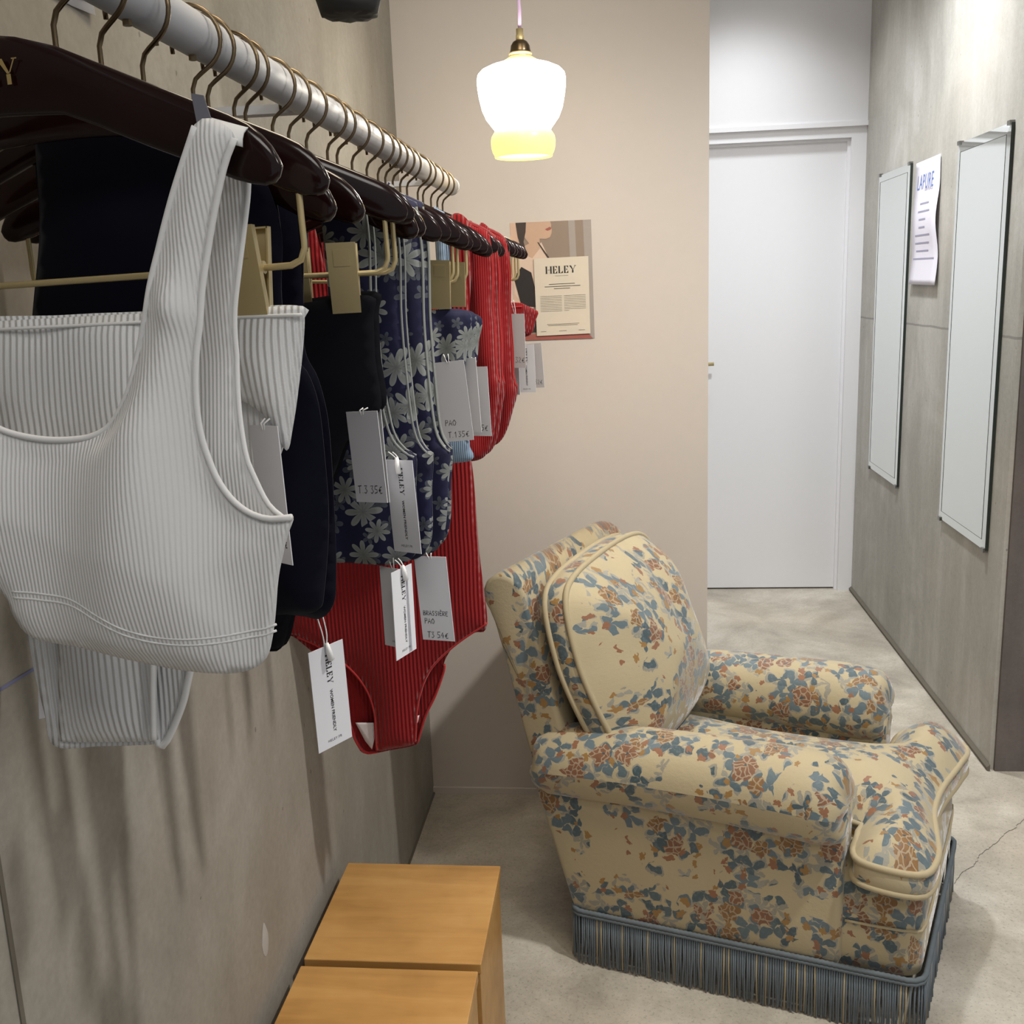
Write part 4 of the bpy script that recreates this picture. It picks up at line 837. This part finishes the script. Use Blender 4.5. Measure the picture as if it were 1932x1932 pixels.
for k, (u0, u1) in enumerate(((.30, .66), (.24, .72), (.30, .58), (.30, .56), (.14, .74), (.14, .70), (.18, .66), (.07, .87))):
    v0 = .338+.0635*k; m_ = 6; v = []; 
    for j in range(m_+1): u = u0+(u1-u0)*j/m_; v += [nq(u, v0, .0012), nq(u, v0+.013, .0012)]
    obj('printed_text_line', v, [(2*j, 2*j+1, 2*j+3, 2*j+2) for j in range(m_)], 'greyink', nt, False)
# mirrors with bevelled borders
def mirror(y0, y1, label):
    z0, z1 = .627, 1.80; e = empty('wall_mirror', (XRW, (y0+y1)/2, z0), label, 'mirror', 'frameless mirrors on the right wall')
    b_ = .028; mb = MB(); x = XRW-.011
    mb.add([(x, y0+b_, z0+b_), (x, y1-b_, z0+b_), (x, y1-b_, z1-b_), (x, y0+b_, z1-b_)], [(0, 1, 2, 3)]); under(mb, 'mirror_glass', 'mirror', e)
    mb = MB(); I = [(x, y0+b_, z0+b_), (x, y1-b_, z0+b_), (x, y1-b_, z1-b_), (x, y0+b_, z1-b_)]; O = [(x+.0014, y0, z0), (x+.0014, y1, z0), (x+.0014, y1, z1), (x+.0014, y0, z1)]
    for k in range(4): mb.add([O[k], O[(k+1) % 4], I[(k+1) % 4], I[k]], [(0, 1, 2, 3)])
    under(mb, 'bevelled_border', 'mirror', e)
    mb = MB(); g_ = .0016
    for k in range(4):
        p, q = np.array(I[k]), np.array(I[(k+1) % 4]); mb.tube([p, q], g_*.6, 4)
    under(mb, 'bevel_line', 'mirroredge', e)
    mb = MB(); mb.box((XRW-.0094, y0, z0), (XRW-.0001, y1, z1)); under(mb, 'backing', 'mirroredge', e)
    for yy in (y0+.012, y1-.012):
        for zz in (z0, z1): mb = MB(); mb.box((XRW-.014, yy-.010, zz-.006), (XRW, yy+.010, zz+.006)); under(mb, 'mirror_clip', 'chrome', e)
yf0, yf1 = [onx(p, q, XRW-.014)[1] for p, q in ((1702, 620), (1646, 620))]; yn0, yn1 = [onx(p, q, XRW-.014)[1] for p, q in ((1880, 640), (1786, 640))]
mirror(yf0, yf1, 'tall slim wall mirror with cut-glass border close to the white door'); mirror(yn0, yn1, 'tall slim wall mirror with cut-glass border close to the dark wall end')
# sheet on the left wall and black fixture
q = [onx(*p, XL+.001) for p in ((60, -60), (200, -60), (172, 30), (118, 12))]
e = empty('wall_sheet', (XL, float(q[2][1]), float(q[2][2])), 'pinkish printed sheet taped high on the left concrete wall', 'sheet')
z_lo = q[2][2]; y_a, y_b = q[3][1]-.02, q[2][1]
rows = [[np.array([XL+.002+.004*(v_ == 0)*(u_ == 1), y_a+(y_b-y_a)*u_, z_lo-.004*(1-u_)*0+v_*.28])-np.array(e.location) for u_ in (0, .5, 1)] for v_ in (0, .2, .6, 1)]
o = grid('sheet', rows, 'card', e); md = o.modifiers.new('t', 'SOLIDIFY'); md.thickness = .0008
mb = MB(); mb.box((XL+.0065, y_b-.06, z_lo+.01), (XL+.007, y_b-.01, z_lo+.2)); under(mb, 'printed_picture', 'peach', e)
YF = 1.5; p0, p1 = ony(592, 0, YF), ony(724, 0, YF); zbm = ony(660, 32, YF)[2]; xc, hw = (p0[0]+p1[0])/2, (p1[0]-p0[0])/2
fx = empty('ceiling_fixture', (xc, YF, zbm), 'black casing hanging high above the clothes rail', 'fixture')
rows = []
for z, k in ((0, .55), (.002, .80), (.012, .86), (.030, .97), (.05, 1.0), (.2, 1.0), (.235, .98), (.24, .8)):
    rows.append([(hw*k*math.cos(2*PI*j/28), hw*k*math.sin(2*PI*j/28), z+.001*math.sin(j*2.1)*(z < .03)) for j in range(28)])
grid('casing', rows, 'blackfix', fx, wrap=True, caps=True)
mb = MB(); mb.tube([(0, 0, .23), (0, 0, ZC-zbm)], .012, 10); mb.build('stem', 'blackfix', fx, True)
